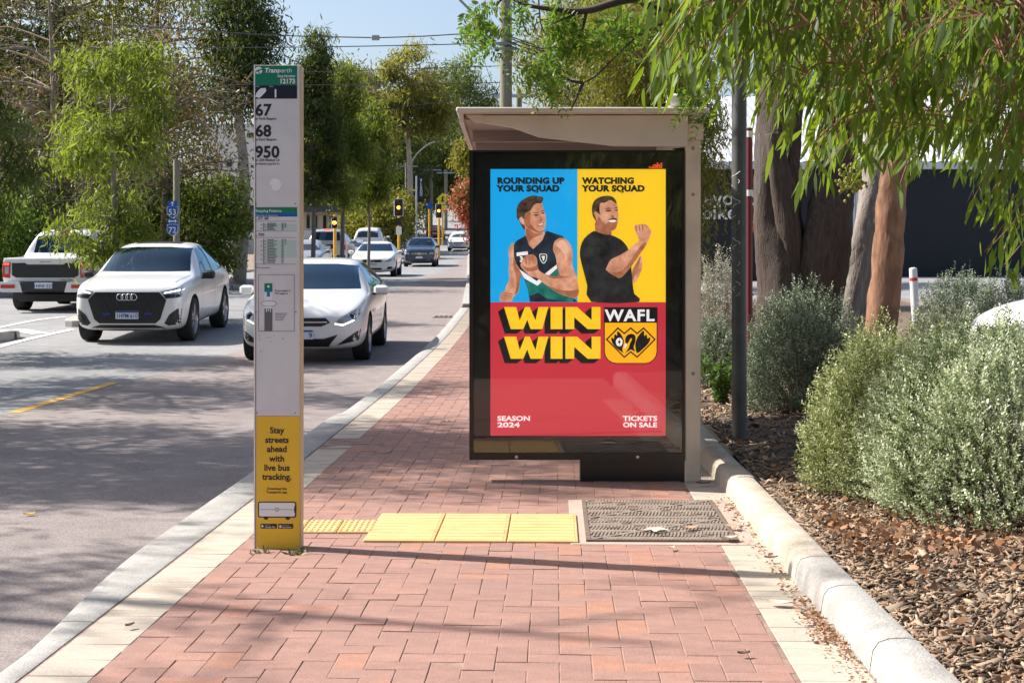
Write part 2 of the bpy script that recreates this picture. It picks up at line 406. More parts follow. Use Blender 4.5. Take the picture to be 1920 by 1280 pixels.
def lay(items, nind, iname, m_ind, m_far, start=5.42):
    it = sorted(items, key=lambda r: (r[2]+r[3])/2); near = [r for r in it if (r[2]+r[3])/2 > start][:nind]; ns = set(near)
    cache = {}
    for r in near:
        key = (round(r[1]-r[0], 3), round(r[3]-r[2], 3))
        if key not in cache:
            vs, fs = brick_rings(-key[0]/2, key[0]/2, -key[1]/2, key[1]/2, 0)
            me = bpy.data.meshes.new(iname); me.from_pydata(vs, [], fs); me.materials.append(M(m_ind)); cache[key] = me
        o = link(iname, cache[key], fp, ((r[0]+r[1])/2, (r[2]+r[3])/2, random.gauss(0, .0009)))
        o.rotation_euler = (random.gauss(0, .006), random.gauss(0, .006), random.gauss(0, .004))
    V, Fc, rn = [], [], []
    for r in it:
        if r in ns: continue
        z = pz((r[2]+r[3])/2)+random.gauss(0, .0009); vs, fs = brick_rings(*r, z); n = len(V); V += vs; Fc += [tuple(n+a for a in f) for f in fs]; rn += [random.random()]*12
    me = bpy.data.meshes.new(iname+'_field'); me.from_pydata(V, [], Fc); me.materials.append(M(m_far))
    a = me.attributes.new('rnd', 'FLOAT', 'POINT'); a.data.foreach_set('value', rn)
    o = link(iname+'_field', me, fp); o['kind'] = 'stuff'
lay(bricks, 290, 'brick', 'brick', 'brick_far')
lay(edge, 130, 'edge_brick', 'cream_brick', 'cream_brick_far')

# ================================================================ kerbs
def kerb_piece(name, parent, v0, v1, uf, prof, m, zf):
    n = max(2, int((v1-v0)/.4)+1); V = []; Fc = []; k = len(prof(v0))
    for i in range(n):
        v = v0+(v1-v0)*i/(n-1)
        for du, z in prof(v): V.append((uf(v)+du, v, z+zf(v)))
    for i in range(n-1):
        for q in range(k-1): Fc.append((i*k+q, i*k+q+1, i*k+k+q+1, i*k+k+q))
    Fc.append(tuple(range(k))); Fc.append(tuple(range(len(V)-1, len(V)-1-k, -1)))
    mb = MB(); mb.add(V, Fc); return mb.build(name, m, parent, smooth='auto')
def profL(v):
    wd = float(np.interp(v, [0, 6.3, 7.0, 7.9, 15, 15.3, 40], [.125, .125, .19, .245, .25, .20, .20])); r = .012 if 6.4 < v < 15.2 else .045
    return [(0, -.1), (0, -.003), (-.008, .0), (-wd+r, .0), (-wd+.3*r, -.3*r), (-wd, -r), (-wd-.03, -.17)]
lk = empty('kerb'); lk['kind'] = 'structure'
cuts = [1, 3.4, 6.42, 8.9, 11.3, 13.2, 15.2]+[15.2+2.4*i for i in range(1, 15)]
for a, b in zip(cuts[:-1], cuts[1:]):
    if b < 36: kerb_piece('kerb_segment', lk, a+.004, b-.004, lambda v: -1.888+TH*v, profL, 'concrete', pz)
kerb_piece('kerb_segment', lk, 36, 125, lambda v: kerbX(v), lambda v: [(0, -.1), (0, 0), (-.2, 0), (-.24, -.17)], 'concrete', lambda v: gr(v)+.13)
sheet('far_footpath', lambda Y: kerbX(Y)+.02, lambda Y: kerbX(Y)+2.95, [y for y in ys_all if 34 < y < 260], 3, lambda X, Y: gr(Y)+.12, 'paving_far')
rk = empty('garden_kerb'); rk['kind'] = 'structure'
def ufR(v): return float(np.interp(v, [0, 5.7, 6.12, 7.22, 8.12, 9.92, 11.16, 30], [1.245, 1.28, 1.283, 1.295, 1.316, 1.35, 1.36, 1.86]))
def profR(v): return [(.172, -.1), (.172, .10), (.163, .116), (.135, .122), (.07, .12), (.03, .107), (.01, .078), (0, .02), (-.008, -.1)]
rc = [1.5, 3.6, 5.62, 6.55, 7.2, 9.88]
for a, b in zip(rc[:-1], rc[1:]): kerb_piece('kerb_segment', rk, a+.005, b-.005, ufR, profR, 'concrete' if b < 7.3 else 'concrete_warm', pz)
for a, b in ((9.9, 12.3), (12.3, 14.7), (14.7, 17.1), (17.1, 19.5), (19.5, 22), (22, 26)):
    kerb_piece('kerb_segment', rk, a+.005, b-.005, lambda v: ufR(v)+.012, profR, 'concrete_warm', pz)
# traffic island, left verge kerb
def island(name, poly, label=None, top='concrete'):
    poly = smooth_poly([(p[0], p[1]) for p in poly], 4); mb = MB(); n = len(poly)
    cx = sum(p[0] for p in poly)/n; cy = sum(p[1] for p in poly)/n
    def rg(s, z): return [(cx+(x-cx)*s, cy+(y-cy)*s, gr(y)+z) for x, y in poly]
    vs = rg(1, -.1)+rg(.995, .12)+rg(.975, .14); fs = [tuple(range(2*n, 3*n))]
    for k in range(2):
        for i in range(n): q = (i+1) % n; fs.append((k*n+i, k*n+q, k*n+n+q, k*n+n+i))
    mb.add(vs, fs); o = mb.build(name, top); o['kind'] = 'structure'; return o
nose = Gr(36, 634)
island('traffic_island', [(nose.x, nose.y-.1), (nose.x-.15, nose.y+.35), (nose.x-.9, nose.y+.5), (-10.9, nose.y), (-10.9, 20), (-10.9, 4), (-10.2, 2), (-9.5, 4), (-9.45, 20), (nose.x-.1, nose.y-.8)])
island('traffic_island', [(-8.9, 31.3), (-8.3, 31), (-7.7, 31.4), (-7.6, 36), (-7.7, 42), (-8.3, 42.6), (-8.9, 42), (-9, 36)])
vk = empty('verge_kerb'); vk['kind'] = 'structure'
for a in range(0, 48, 4):
    kerb_piece('kerb_segment', vk, a+.01, a+3.99, lambda v: XL(v), lambda v: [(.05, -.1), (.03, .12), (0, .15), (-.14, .15), (-.15, -.1)], 'concrete', gr)
line2 = sheet('corner_paving', lambda Y: XL(Y)-9, lambda Y: XL(Y)-1.2, [48, 52, 56, 60, 66], 4, gz, 'paving_far', .0)

# ================================================================ tactile paving, service pit, gutter grate
tz = .011
tw = empty('tactile_path', (0, 0, 0), PA, 'row of three smooth ribbed yellow tactile tiles in front of the shelter', 'tactile paving')
p0 = Gp(693, 1018); p1 = Gp(1100, 1018); y1 = Gp(900, 967).y
wt = (p1.x-p0.x)/3
for k in range(3):
    mb = MB(); L_ = wt-.006; D_ = y1-p0.y; nr = 9
    mb.bbox((0, 0, -.004), (L_, D_, .02), .003)
    for q in range(nr): mb.bbox((0, -D_/2+D_*(q+.5)/nr, .0066), (L_*.97, D_/nr*.42, .002), .0008)
    for q in range(14): mb.lathe([(.007, .006), (.005, .0095), (0, .0095)], 8, Matrix.Translation((L_/2-.02, -D_/2+D_*(q+.5)/14, 0)))
    mb.build('tactile_tile', 'tactile', tw, (p0.x+wt*(k+.5)-TH*p0.y-.04, (p0.y+y1)/2, tz-.004))
tw2 = empty('tactile_strip', (0, 0, 0), 0, 'narrow strip of yellow dotted warning tiles beside the bus stop sign', 'tactile paving')
q0 = Gp(500, 999); q1 = Gp(696, 1003); qd = Gp(600, 978).y-Gp(600, 1000).y
for k in range(3):
    L_ = (q1.x-q0.x)/3; mb = MB(); mb.bbox((0, 0, 0), (L_-.005, qd, .016), .003)
    for a in range(6):
        for b in range(7): mb.lathe([(.013, .007), (.010, .0125), (0, .0125)], 8, Matrix.Translation((-L_/2+L_*(a+.5)/6, -qd/2+qd*(b+.5)/7, 0)))
    mb.build('tactile_tile', 'tactile', tw2, (q0.x+L_*(k+.5), q0.y+qd/2-.02, .004))
g0 = Gp(1106, 1017); g1 = Gp(1392, 1017); gy = Gp(1200, 941).y
pit = empty('service_pit', ((g0.x+g1.x)/2, (g0.y+gy)/2, 0), PA, 'ribbed iron service pit cover let into the brick footpath near the shelter', 'pit cover')
pw, pd = g1.x-g0.x, gy-g0.y
MB().bbox((0, 0, -.01), (pw+.16, pd+.14, .027), .003).build('concrete_surround', 'pit_surround', pit)
mb = MB()
for sx in (-1, 1): mb.box((sx*(pw/2-.012), 0, .008), (.024, pd, .014))
for sy in (-1, 1): mb.box((0, sy*(pd/2-.012), .008), (pw-.05, .024, .013))
mb.build('frame', 'iron_dark', pit)
for s in (-1, 1):
    hw, hd = pw-.056, pd/2-.03; cy = s*(pd/4-.006)
    lid = MB().box((0, 0, .004), (hw, hd, .012)).build('cover', 'iron_dark', pit, (0, cy, .001))
    mb = MB(); nrib = 38
    for q in range(nrib):
        x = -hw/2+hw*(q+.5)/nrib
        for t in range(9):
            yy = -hd/2+hd*(t+.5)/9
            if abs(abs(x/hw)-abs(yy/hd)) < .035: continue
            mb.box((x+.006*math.sin(t*2.2), yy, .0125), (hw/nrib*.55, hd/9*.93, .006), rz=.28*math.cos(t*2.2))
    mb.build('ribs', 'cast_iron', lid)
    mb = MB(); a = math.atan2(hd, hw); L_ = math.hypot(hw, hd)*.96
    mb.box((0, 0, .0125), (L_, .03, .007), rz=a); mb.build('brace', 'cast_iron', lid)
    mb = MB(); mb.box((0, 0, .0118), (L_, .03, .007), rz=-a); mb.build('brace', 'iron_dark', lid)
    for sx in (-1, 1): MB().box((sx*hw*.33, -.0, .017), (.07, .016, .004)).build('lift_slot', 'iron_dark', lid)
gg = Gr(845, 594)
gt = empty('gutter_grate', gg, 0, 'slotted grate in the red lane beside the kerb', 'grate')
MB().box((0, 0, .008), (.75, .62, .012)).build('frame', 'concrete', gt)
for k in range(7): MB().box((-.3+.1*k, 0, .02), (.055, .5, .016)).build('slot_bar', 'iron_dark', gt)

# ================================================================ wood chips, litter, fallen leaves
def chips(n, x0, x1, y0, y1, s):
    X = rng.uniform(x0, x1, n); Y = rng.uniform(y0, y1, n); X = np.maximum(X, 1.30+TH*Y+rng.random(n)*.09)
    l = s*rng.lognormal(0, .45, n)*.5; wd = l*rng.uniform(.10, .38, n); th = .0015+.003*rng.random(n)
    yaw = rng.uniform(0, math.pi, n)*.5+rng.normal(0, .8, n); ti = rng.normal(0, .28, n)
    ax = np.stack([np.cos(yaw)*np.cos(ti), np.sin(yaw)*np.cos(ti), np.sin(ti)], 1); bx = np.stack([-np.sin(yaw), np.cos(yaw), rng.normal(0, .25, n)], 1); cx_ = np.cross(ax, bx)
    Z = np.array([gz(a, b)+.085*(1-sm(22, 31, b)) for a, b in zip(X, Y)])+rng.uniform(.0, .022, n)
    P = np.stack([X, Y, Z], 1); V = np.zeros((n, 8, 3)); i = 0
    for a in (-1, 1):
        for b in (-1, 1):
            for c in (-1, 1):
                V[:, i] = P+ax*(a*l)[:, None]+bx*(b*wd*(1-.3*(a > 0)))[:, None]+cx_*(c*th)[:, None]; i += 1
    T = np.array([(0, 1, 3), (0, 3, 2), (4, 6, 7), (4, 7, 5), (0, 4, 5), (0, 5, 1), (2, 3, 7), (2, 7, 6), (0, 2, 6), (0, 6, 4), (1, 5, 7), (1, 7, 3)])
    return V.reshape(-1, 3), (T[None]+np.arange(n)[:, None, None]*8).reshape(-1, 3), np.repeat(rng.random(n), 8)
A = [chips(30000, 1.3, 3.3, 4.3, 9.5, .036), chips(8000, 1.4, 5, 9.5, 17, .05)]
V = np.concatenate([a[0] for a in A]); T = np.concatenate([A[0][1], A[1][1]+len(A[0][0])]); rn = np.concatenate([a[2] for a in A])
o = link('wood_chips', tri_mesh('wood_chips', V, T, 'chips', rn)); tag(o, 'loose grey and brown wood chip mulch covering the garden bed', 'mulch', kind='stuff')
n = 1500
X = np.concatenate([rng.normal(2.0, .38, n//2), rng.uniform(1.4, 3.2, n-n//2)]); Y = np.concatenate([rng.normal(7.75, .35, n//2), rng.uniform(5, 12, n-n//2)])
X = np.maximum(X, 1.34+TH*Y+rng.random(n)*.15)
Z = np.array([gz(a, b)+.085 for a, b in zip(X, Y)])+rng.uniform(.012, .05, n)
d = rng.normal(size=(n, 3)); d[:, 2] *= .3
o = leaf_obj('leaf_litter', np.stack([X, Y, Z], 1), d, rng.uniform(.025, .065, n), .5, 'litter', None, bend=.5, sick=.3); tag(o, 'dry orange leaves lying on the mulch under the silver shrubs', 'leaf litter', kind='stuff')
n = 900                                                             # crumbs of litter along the foot of the garden kerb
Y = np.concatenate([rng.normal(6.3, .3, n//2), rng.uniform(5.2, 9.8, n-n//2)]); X = np.array([ufR(b) for b in Y])+TH*0-np.abs(rng.normal(0, .05, n))-.012
d = rng.normal(size=(n, 3)); d[:, 2] *= .2
o = leaf_obj('litter_crumbs', np.stack([X, Y, np.full(n, .006)+rng.random(n)*.012], 1), d, rng.uniform(.008, .03, n), .4, 'litter', None, bend=.4); tag(o, 'crumbled leaf litter gathered at the foot of the garden kerb', 'leaf litter', kind='stuff')
mat('dry_leaf', (.46, .29, .19), .7, var=.25, vscale=30); mat('dry_leaf_dark', (.12, .07, .05), .7, var=.3, vscale=30); mat('leaf_yellow', (.72, .42, .04), .6, var=.1, vscale=20)
mat('dry_leaf_pale', (.66, .52, .40), .7, var=.15, vscale=30)
def fallen(px, py, L_, m, label, z=.012, star=False, road_=False, yaw=None):
    p = Gr(px, py) if road_ else Gp(px, py, z); mb = MB(); n = 7
    if star:
        vs = [(0, 0, .006)]; k = 10
        for i in range(k): r = L_*(.55 if i % 2 == 0 else .22)*random.uniform(.8, 1.2); a = i/k*2*math.pi; vs.append((r*math.cos(a), r*math.sin(a), .004+.014*random.random()))
        mb.add(vs, [(0, i+1, (i+1) % k+1) for i in range(k)])
    else:
        vs = []
        for i in range(n):
            t = i/(n-1); wd = L_*.24*math.sin(math.pi*min(1, t*1.02+.02))**.8; zz = .006+.03*L_/.1*(t-.5)**2
            vs += [(L_*(t-.5), -wd+.1*L_*t*t, zz+.006), (L_*(t-.5), .1*L_*t*t, zz), (L_*(t-.5), wd+.1*L_*t*t, zz+.007)]
        for i in range(n-1):
            for q in range(2): a = i*3+q; mb.add([], []); mb.f.append([a, a+3, a+4, a+1]); mb.mi.append(0)
        mb.v = vs
    o = mb.build('fallen_leaf', m, None, p, smooth=True, fix=False); o.rotation_euler = (0, 0, random.uniform(0, 6) if yaw is None else yaw)
    if road_: o.location.z += .008
    tag(o, label, 'leaf', 'fallen leaves on the ground'); return o
fallen(57, 968, .085, 'leaf_yellow', 'yellow leaf lying on the red bus lane', road_=True, yaw=.5)
fallen(1228, 994, .16, 'dry_leaf_pale', 'pale star shaped dry leaf on the iron pit cover', .022, True)
fallen(1240, 1002, .07, 'dry_leaf_dark', 'dark curled leaf on the pit cover beside the pale leaf', .022, yaw=.1)
fallen(1295, 992, .11, 'dry_leaf', 'brown narrow leaf on the right half of the pit cover', .022, yaw=.25)
fallen(1446, 1048, .07, 'dry_leaf_dark', 'dark curled leaf at the foot of the garden kerb', .02)
fallen(1395, 1228, .05, 'dry_leaf_dark', 'small dark seed husk on the red bricks', .01)
fallen(1260, 1029, .06, 'dry_leaf_pale', 'pale leaf on bricks in front of the pit cover', .008)
fallen(836, 790, .11, 'dry_leaf', 'tan dry leaf on the path left of the shelter', .01, True)
fallen(1462, 1133, .12, 'dry_leaf_pale', 'grey twig like leaf on the cream edging', .01, yaw=-.5)
fallen(1320, 908, .1, 'dry_leaf_dark', 'brown leaf beside the foot of the shelter post', .012, yaw=.1)
fallen(1375, 988, .1, 'dry_leaf', 'crumpled brown leaf between pit cover and kerb', .02, True)
fallen(1370, 1010, .09, 'dry_leaf_pale', 'pale leaf on the corner of the pit cover', .02, yaw=.2)
fallen(152+92, 1175, .05, 'dry_leaf_dark', 'small dark twig on the cream edging by the road kerb', .008, yaw=.9)
# ================================================================ bus stop totem
mat('totem_white', (.66, .66, .66), .35, var=.05, vscale=3, stain=((.5, .49, .47), 5, .35))
mat('totem_yellow', (.80, .50, .03), .4, var=.04, vscale=3, stain=((.70, .40, .03), 4, .4))
mat('totem_side', (.62, .50, .34), .5, var=.05, vscale=5)
mat('print_green', (.0, .19, .10), .4); mat('print_navy', (.008, .011, .03), .4); mat('print_ink', (.012, .012, .018), .5)
mat('print_white', (.78, .78, .78), .4); mat('print_blue', (.01, .09, .42), .4); mat('print_grey', (.12, .12, .13), .5); mat('print_mint', (.46, .60, .54), .4)
mat('print_sticker', (.82, .82, .83), .3); mat('grime', (.36, .35, .34), .7); mat('bolt', (.06, .06, .06), .4, .6); mat('print_bluepen', (.02, .18, .5), .4)
TY = 8.06
TXc = XP(521.5, TY); TW = 87/F*TY; TH_ = HC+(HY-122)/F*TY
tot = empty('bus_stop_sign', (TXc, TY, 0), R(-1), 'tall white and yellow bus stop totem with green header and route numbers', 'bus stop sign')
TD = .085; hw = TW/2-.008
def tz_(py): return HC+(HY-py)/F*TY
def tx_(px): return (px-521.5)/F*TY
MB().bbox((0, TD/2, TH_/2), (TW, TD, TH_), .005).build('body', 'totem_side', tot)
def plate(name, y0, y1, m, d=.0035, parent=tot, x0=None, x1=None):
    a = -hw if x0 is None else tx_(x0); b = hw if x1 is None else tx_(x1)
    z0, z1 = tz_(y1), tz_(y0)
    return MB().box(((a+b)/2, -d/2, (z0+z1)/2), (b-a, d, z1-z0)).build(name, m, parent)
up = plate('upper_panel', 123, 388, 'totem_white'); lp = plate('lower_panel', 388.6, 779, 'totem_white'); yp = plate('yellow_panel', 780, 1035, 'totem_yellow')
lp['label'] = 'white timetable panel'; yp['label'] = 'yellow lower panel with black slogan'
MB().box((-TW/2-.002, .02, TH_/2), (.006, .05, TH_)).build('edge_trim', 'print_white', tot)
def flat(poly, m, parent, y, name='print'):
    mb = MB(); mb.add([(a, y, b) for a, b in poly], [tuple(range(len(poly)))]); return mb.build(name, m, parent, fix=False)
def trect(x0, y0, x1, y1, m, parent, y=-.0042, name='print'):
    return flat([(tx_(x0), tz_(y1)), (tx_(x1), tz_(y1)), (tx_(x1), tz_(y0)), (tx_(x0), tz_(y0))], m, parent, y, name)
def tt(s, px, py, hpx, m, parent, bold=.02, align='LEFT', sx=1, y=-.005, **k):   # hpx: cap height in pixels; py: baseline
    return text(s, (tx_(px), y, tz_(py)), hpx/F*TY/.69, m, parent, bold=bold, align=align, sx=sx, **k)
def disc(px, py, r, n=20, e=1): return [(tx_(px+r*math.cos(a*2*math.pi/n)), tz_(py+r*e*math.sin(a*2*math.pi/n))) for a in range(n)]
trect(475, 123.5, 557.5, 160, 'print_green', up, name='header'); trect(475, 160.2, 557.5, 185.5, 'print_navy', up, name='zone_band')
flat(disc(485, 132.5, 7), 'print_white', up, -.0046, 'emblem')
flat([(tx_(x), tz_(y)) for x, y in ((479, 134), (485, 131), (492, 129.5), (492.3, 131.5), (486, 133.5), (487.5, 139), (485.5, 139.5), (484, 134.5), (479.5, 136))], 'print_green', up, -.005, 'emblem')
tt('Trans', 496, 136.5, 8.3, 'print_white', up, .03, shear=.2); tt('perth', 520.8, 136.5, 8.3, 'print_white', up, 0, shear=.2)
tt('Stop Number', 554, 145.3, 4.6, 'print_white', up, .02, 'RIGHT', .9); tt('12173', 554, 157, 8.6, 'print_white', up, .03, 'RIGHT', .95)
tt('Hail Bus', 476, 163.6, 2.4, 'print_white', up, .0, 'LEFT', .9); tt('Zone', 505, 163.6, 2.4, 'print_white', up, 0)
flat([(tx_(x), tz_(y)) for x, y in ((478.5, 182), (481, 175), (485, 169.5), (490, 165.5), (493, 166), (497.5, 165), (499.5, 168.5), (498.5, 172.5), (495, 176), (491, 180.5), (486.5, 184.3), (483, 183))], 'print_white', up, -.0046, 'hand_symbol')
tt('1', 511.5, 183, 15, 'print_white', up, .02)
for s, y in (('67', 217), ('68', 256), ('950', 295.5)): tt(s, 478.5, y, 21, 'print_ink', up, .028, 'LEFT', 1.0)
for s, y, q in (('to Perth Busport', 225, 4.6), ('to Perth Busport', 264, 4.6), ('to QEII Medical Ctr', 302.5, 4.6), ('via Elizabeth Quay Bus Stn', 309, 3.4)): tt(s, 479, y, q, 'print_ink', up, .018, 'LEFT', .86)
flat([(tx_(x), tz_(y)) for x, y in smooth_poly([(505, 345), (509, 337), (516, 334.5), (524, 338), (527.5, 346), (524, 355), (516, 358), (510, 354), (511, 348)], 3)], 'print_sticker', up, -.0046, 'sticker')
for x, y, pa in ((480, 382, up), (554, 382, up), (554, 394, lp), (480, 585, lp), (555, 585, lp), (482, 773.5, lp), (554, 773.5, lp), (554, 128, up)): 
    MB().lathe([(.0032, 0), (.0032, .003), (.001, .0045), (0, .0045)], 8, Matrix.Translation((tx_(x), -.003, tz_(y))) @ Matrix.Rotation(R(90), 4, 'X')).build('bolt', 'bolt', pa)
trect(475, 389, 557.5, 400.5, 'print_green', lp); trect(475, 400.5, 557.5, 406.3, 'print_blue', lp, -.0043)
tt('Stopping Patterns', 479, 397.6, 5.0, 'print_white', lp, .012, 'LEFT', .95); tt('These stops are approximate', 479, 405, 2.6, 'print_white', lp, .0, 'LEFT', .95)
def table(py, head, rows, y_end):
    tt('Route', 477, py, 1.8, 'print_ink', lp, .02); tt(head, 484.5, py, 5.2, 'print_ink', lp, .012)
    trect(477, py+2.6, 556, py+3.1, 'print_ink', lp); trect(477, y_end, 556, y_end+.6, 'print_ink', lp)
    trect(494, py+6, 495.6, y_end-.5, 'print_green', lp, -.0046)
    trect(501, py+8, 556, py+8+(y_end-py)*.62 if rows > 6 else y_end-2, 'print_mint', lp, -.0040)
    mb = MB()
    for r in range(rows):
        yy = py+6+(y_end-py-7)*(r+.1)/rows
        for a, b in ((501, 501+12+8*random.random()), (528, 532), (534, 537 if r < 4 else 534.1), (489, 492 if r % 3 == 1 else 489.1), (496.5, 499.5 if r % 2 else 496.6)):
            if b-a > .5: mb.add([(tx_(a), -.005, tz_(yy+1.4)), (tx_(b), -.005, tz_(yy+1.4)), (tx_(b), -.005, tz_(yy)), (tx_(a), -.005, tz_(yy))], [(0, 1, 2, 3)])
    mb.build('timetable_print', 'print_grey', lp, fix=False)['kind'] = 'stuff'
table(412, '67, 68', 6, 433); table(442.5, '950', 16, 495)
trect(478, 499, 483, 500, 'print_grey', lp); trect(480, 501.5, 506, 502.6, 'print_grey', lp)
def frame_rect(x0, y0, x1, y1, t, m, parent, y=-.0046):
    for a in ((x0, y0, x1, y0+t), (x0, y1-t, x1, y1), (x0, y0, x0+t, y1), (x1-t, y0, x1, y1)): trect(*a, m, parent, y, 'border')
frame_rect(484.5, 514.5, 552.5, 621, .8, 'print_grey', lp)
trect(496, 531, 511, 620.5, 'print_white', lp, -.0044); trect(496, 531, 511, 547, 'print_green', lp, -.0047); trect(496, 578, 511, 620.5, 'print_grey', lp, -.0047)
flat(disc(503.5, 537, 2.2, 12), 'print_white', lp, -.005); trect(500.5, 543, 506.5, 556, 'print_bluepen', lp, -.005)
flat(disc(504, 569, 15, 20, .38), 'print_grey', lp, -.005); flat(disc(504, 569, 14, 20, .34), 'print_white', lp, -.0053)
for a in (499, 502.5, 506.5): trect(a, 574, a+1.6, 583+3*random.random(), 'print_white', lp, -.0051)
tt('If you report it.', 515.5, 546.5, 3.6, 'print_ink', lp, .012, 'LEFT', .92); tt('We repair it.', 515.5, 551.8, 3.6, 'print_ink', lp, .012, 'LEFT', .92)
for k in range(5): trect(516, 587+3.1*k, 530+9*random.random(), 588+3.1*k, 'print_grey', lp, -.0046)
for x, y, a, b in ((485, 628, 3, 1), (486, 634, 1, 5), (500, 632, 9, 1), (512, 629, 4, .8), (530, 633, 2, 4), (488, 657, 2, 3), (505, 640, 6, .8), (536, 628, 3, .7)):
    trect(x, y, x+a, y+b, 'grime', lp, -.0041, 'scuff')
for s, y in (('Stay', 811.5), ('streets', 829.5), ('ahead', 846.5), ('with', 864.5), ('live bus', 881.5), ('tracking.', 898.5)): tt(s, 519.5, y, 11.3, 'print_ink', yp, .026, 'CENTER', .98)
tt('Download the', 519.5, 917.5, 4.6, 'print_ink', yp, .02, 'CENTER', .95); tt('Transperth app.', 519.5, 924, 4.6, 'print_ink', yp, .02, 'CENTER', .95)
def rrect(x0, y0, x1, y1, r, m, parent, y, name='print'):
    P = []
    for cx, cy, a0 in ((x1-r, y0+r, -90), (x1-r, y1-r, 0), (x0+r, y1-r, 90), (x0+r, y0+r, 180)):
        for q in range(5): a = R(a0+22.5*q); P.append((tx_(cx+r*math.cos(a)), tz_(cy+r*math.sin(a))))
    return flat(P, m, parent, y, name)
rrect(483.8, 939.5, 556, 969.5, 4, 'print_ink', yp, -.0045); rrect(486, 941.6, 553.4, 967.3, 2.5, 'print_white', yp, -.005)
trect(486, 954, 553.4, 954.8, 'print_green', yp, -.0053); flat(disc(519.5, 954.4, 4), 'print_green', yp, -.0056); flat(disc(519.5, 954.4, 3), 'print_white', yp, -.0059); flat(disc(519.5, 954.4, 1.2), 'print_green', yp, -.0062)
trect(552, 948, 556, 960.5, 'print_ink', yp, -.0056)
for x in (499, 540): flat([p for p in disc(x, 969, 4.6, 24) if p[1] < tz_(968.5)], 'print_ink', yp, -.0047)
rrect(488.5, 981, 519.5, 990, 1.2, 'print_ink', yp, -.0045); rrect(522, 981, 550, 990, 1.2, 'print_ink', yp, -.0045)
flat([(tx_(490.5), tz_(982.5)), (tx_(490.5), tz_(988.5)), (tx_(495.5), tz_(985.5))], 'print_white', yp, -.005); flat(disc(526, 986, 2.2, 12, 1.15), 'print_white', yp, -.005)
tt('GET IT ON', 497.5, 984, 1.3, 'print_white', yp, 0); tt('Google Play', 497.5, 988.4, 3.0, 'print_white', yp, .01, 'LEFT', .9)
tt('Download on the', 529.5, 984, 1.3, 'print_white', yp, 0); tt('App Store', 529.5, 988.4, 3.0, 'print_white', yp, .01, 'LEFT', .95)
leafmat('weed', [(.06, .10, .03), (.16, .17, .08), (.30, .24, .14)], .2)
for px, py, s, lb in ((492, 1036, .05, 'tuft of dry weed at the left foot of the bus stop sign'), (548, 1040, .045, 'green weed tuft at the right foot of the bus stop sign'), (566, 1035, .04, 'small weed tuft in the shadow just beside the bus stop sign')):
    n = 26; p = np.array(Gp(px, py))+rng.normal(size=(n, 3))*np.array([s*.5, .012, 0]); d = rng.normal(size=(n, 3)); d[:, 2] = abs(d[:, 2])*.8
    o = leaf_obj('weed_tuft', p, d, rng.uniform(.02, .05, n), .22, 'weed', None); tag(o, lb, 'weed', 'weeds at the foot of the sign')

# ================================================================ bus shelter
mat('shelter_beige', (.66, .56, .46), .5, .15, var=.06, vscale=3, stain=((.36, .30, .25), 3, .5))
mat('shelter_light', (.62, .56, .50), .45, .2, var=.06, vscale=3, stain=((.42, .37, .32), 2.5, .5))
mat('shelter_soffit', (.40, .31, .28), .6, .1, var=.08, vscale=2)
mat('panel_black', (.012, .012, .014), .3, var=.2, vscale=10); mat('backing_black', (.006, .005, .006), .6)
glassmat('panel_glass', (1, 1, 1), .9, 1.5); glassmat('shelter_glass', (.55, .6, .6), .9)
SY = 10.53
def sz_(py): return HC+(HY-py)/F*SY
def sx_(px): return (px-CX)/F*SY
sh = empty('bus_shelter', (sx_(1300), SY, 0), 0, 'beige bus shelter with cantilever roof and black advertising panel', 'bus shelter')
shx = sx_(1300)
def lx(px): return sx_(px)-shx
def sbox(name, x0, y0, x1, y1, ya, yb, m, parent=sh, bev=None):
    c = ((lx(x0)+lx(x1))/2, (ya+yb)/2, (sz_(y0)+sz_(y1))/2); d = (lx(x1)-lx(x0), yb-ya, sz_(y0)-sz_(y1))
    return (MB().bbox(c, d, bev) if bev else MB().box(c, d)).build(name, m, parent)
# posts with caps
for dy in (0, 3.0):
    p = sbox('post', 1284, 262, 1314, 903+0, dy-.005, dy+.12, 'shelter_beige', bev=.006)
    sbox('post_cap', 1281.5, 232, 1318, 262.5, dy-.03, dy+.145, 'shelter_beige', bev=.006)
    for py in (279, 365, 700): MB().lathe([(.012, 0), (.012, .004), (.006, .008), (0, .008)], 12, Matrix.Translation((lx(1299), dy-.004, sz_(py))) @ Matrix.Rotation(R(90), 4, 'X')).build('bolt', 'cast_iron', p)
# roof slab, tapered end plate, purlins
roof = sbox('roof', 857, 207, 1320, 216, -.22, 4.1, 'shelter_light', bev=.008)
mb = MB(); mb.prism([(lx(905), sz_(218)), (lx(1288), sz_(218)), (lx(1288), sz_(276)), (lx(1150), sz_(275)), (lx(1010), sz_(258)), (lx(960), sz_(240)), (lx(905), sz_(231))], .05, 'y', -.05)
mb.build('end_plate', 'shelter_light', roof)
MB().prism([(lx(872), sz_(217)), (lx(905), sz_(217)), (lx(905), sz_(231)), (lx(890), sz_(231))], .04, 'y', -.06).build('end_plate', 'shelter_light', roof)
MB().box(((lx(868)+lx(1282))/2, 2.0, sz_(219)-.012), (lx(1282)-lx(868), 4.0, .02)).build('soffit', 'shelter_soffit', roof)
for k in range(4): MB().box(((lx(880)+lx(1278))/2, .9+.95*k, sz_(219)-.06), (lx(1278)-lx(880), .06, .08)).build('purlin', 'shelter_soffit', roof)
MB().box((lx(866), 1.95, sz_(214)-.03), (.03, 4.1, .07)).build('edge_beam', 'shelter_light', roof)
MB().box((lx(1296), 1.5, sz_(250)), (.09, 2.85, .2)).build('side_beam', 'shelter_beige', roof)
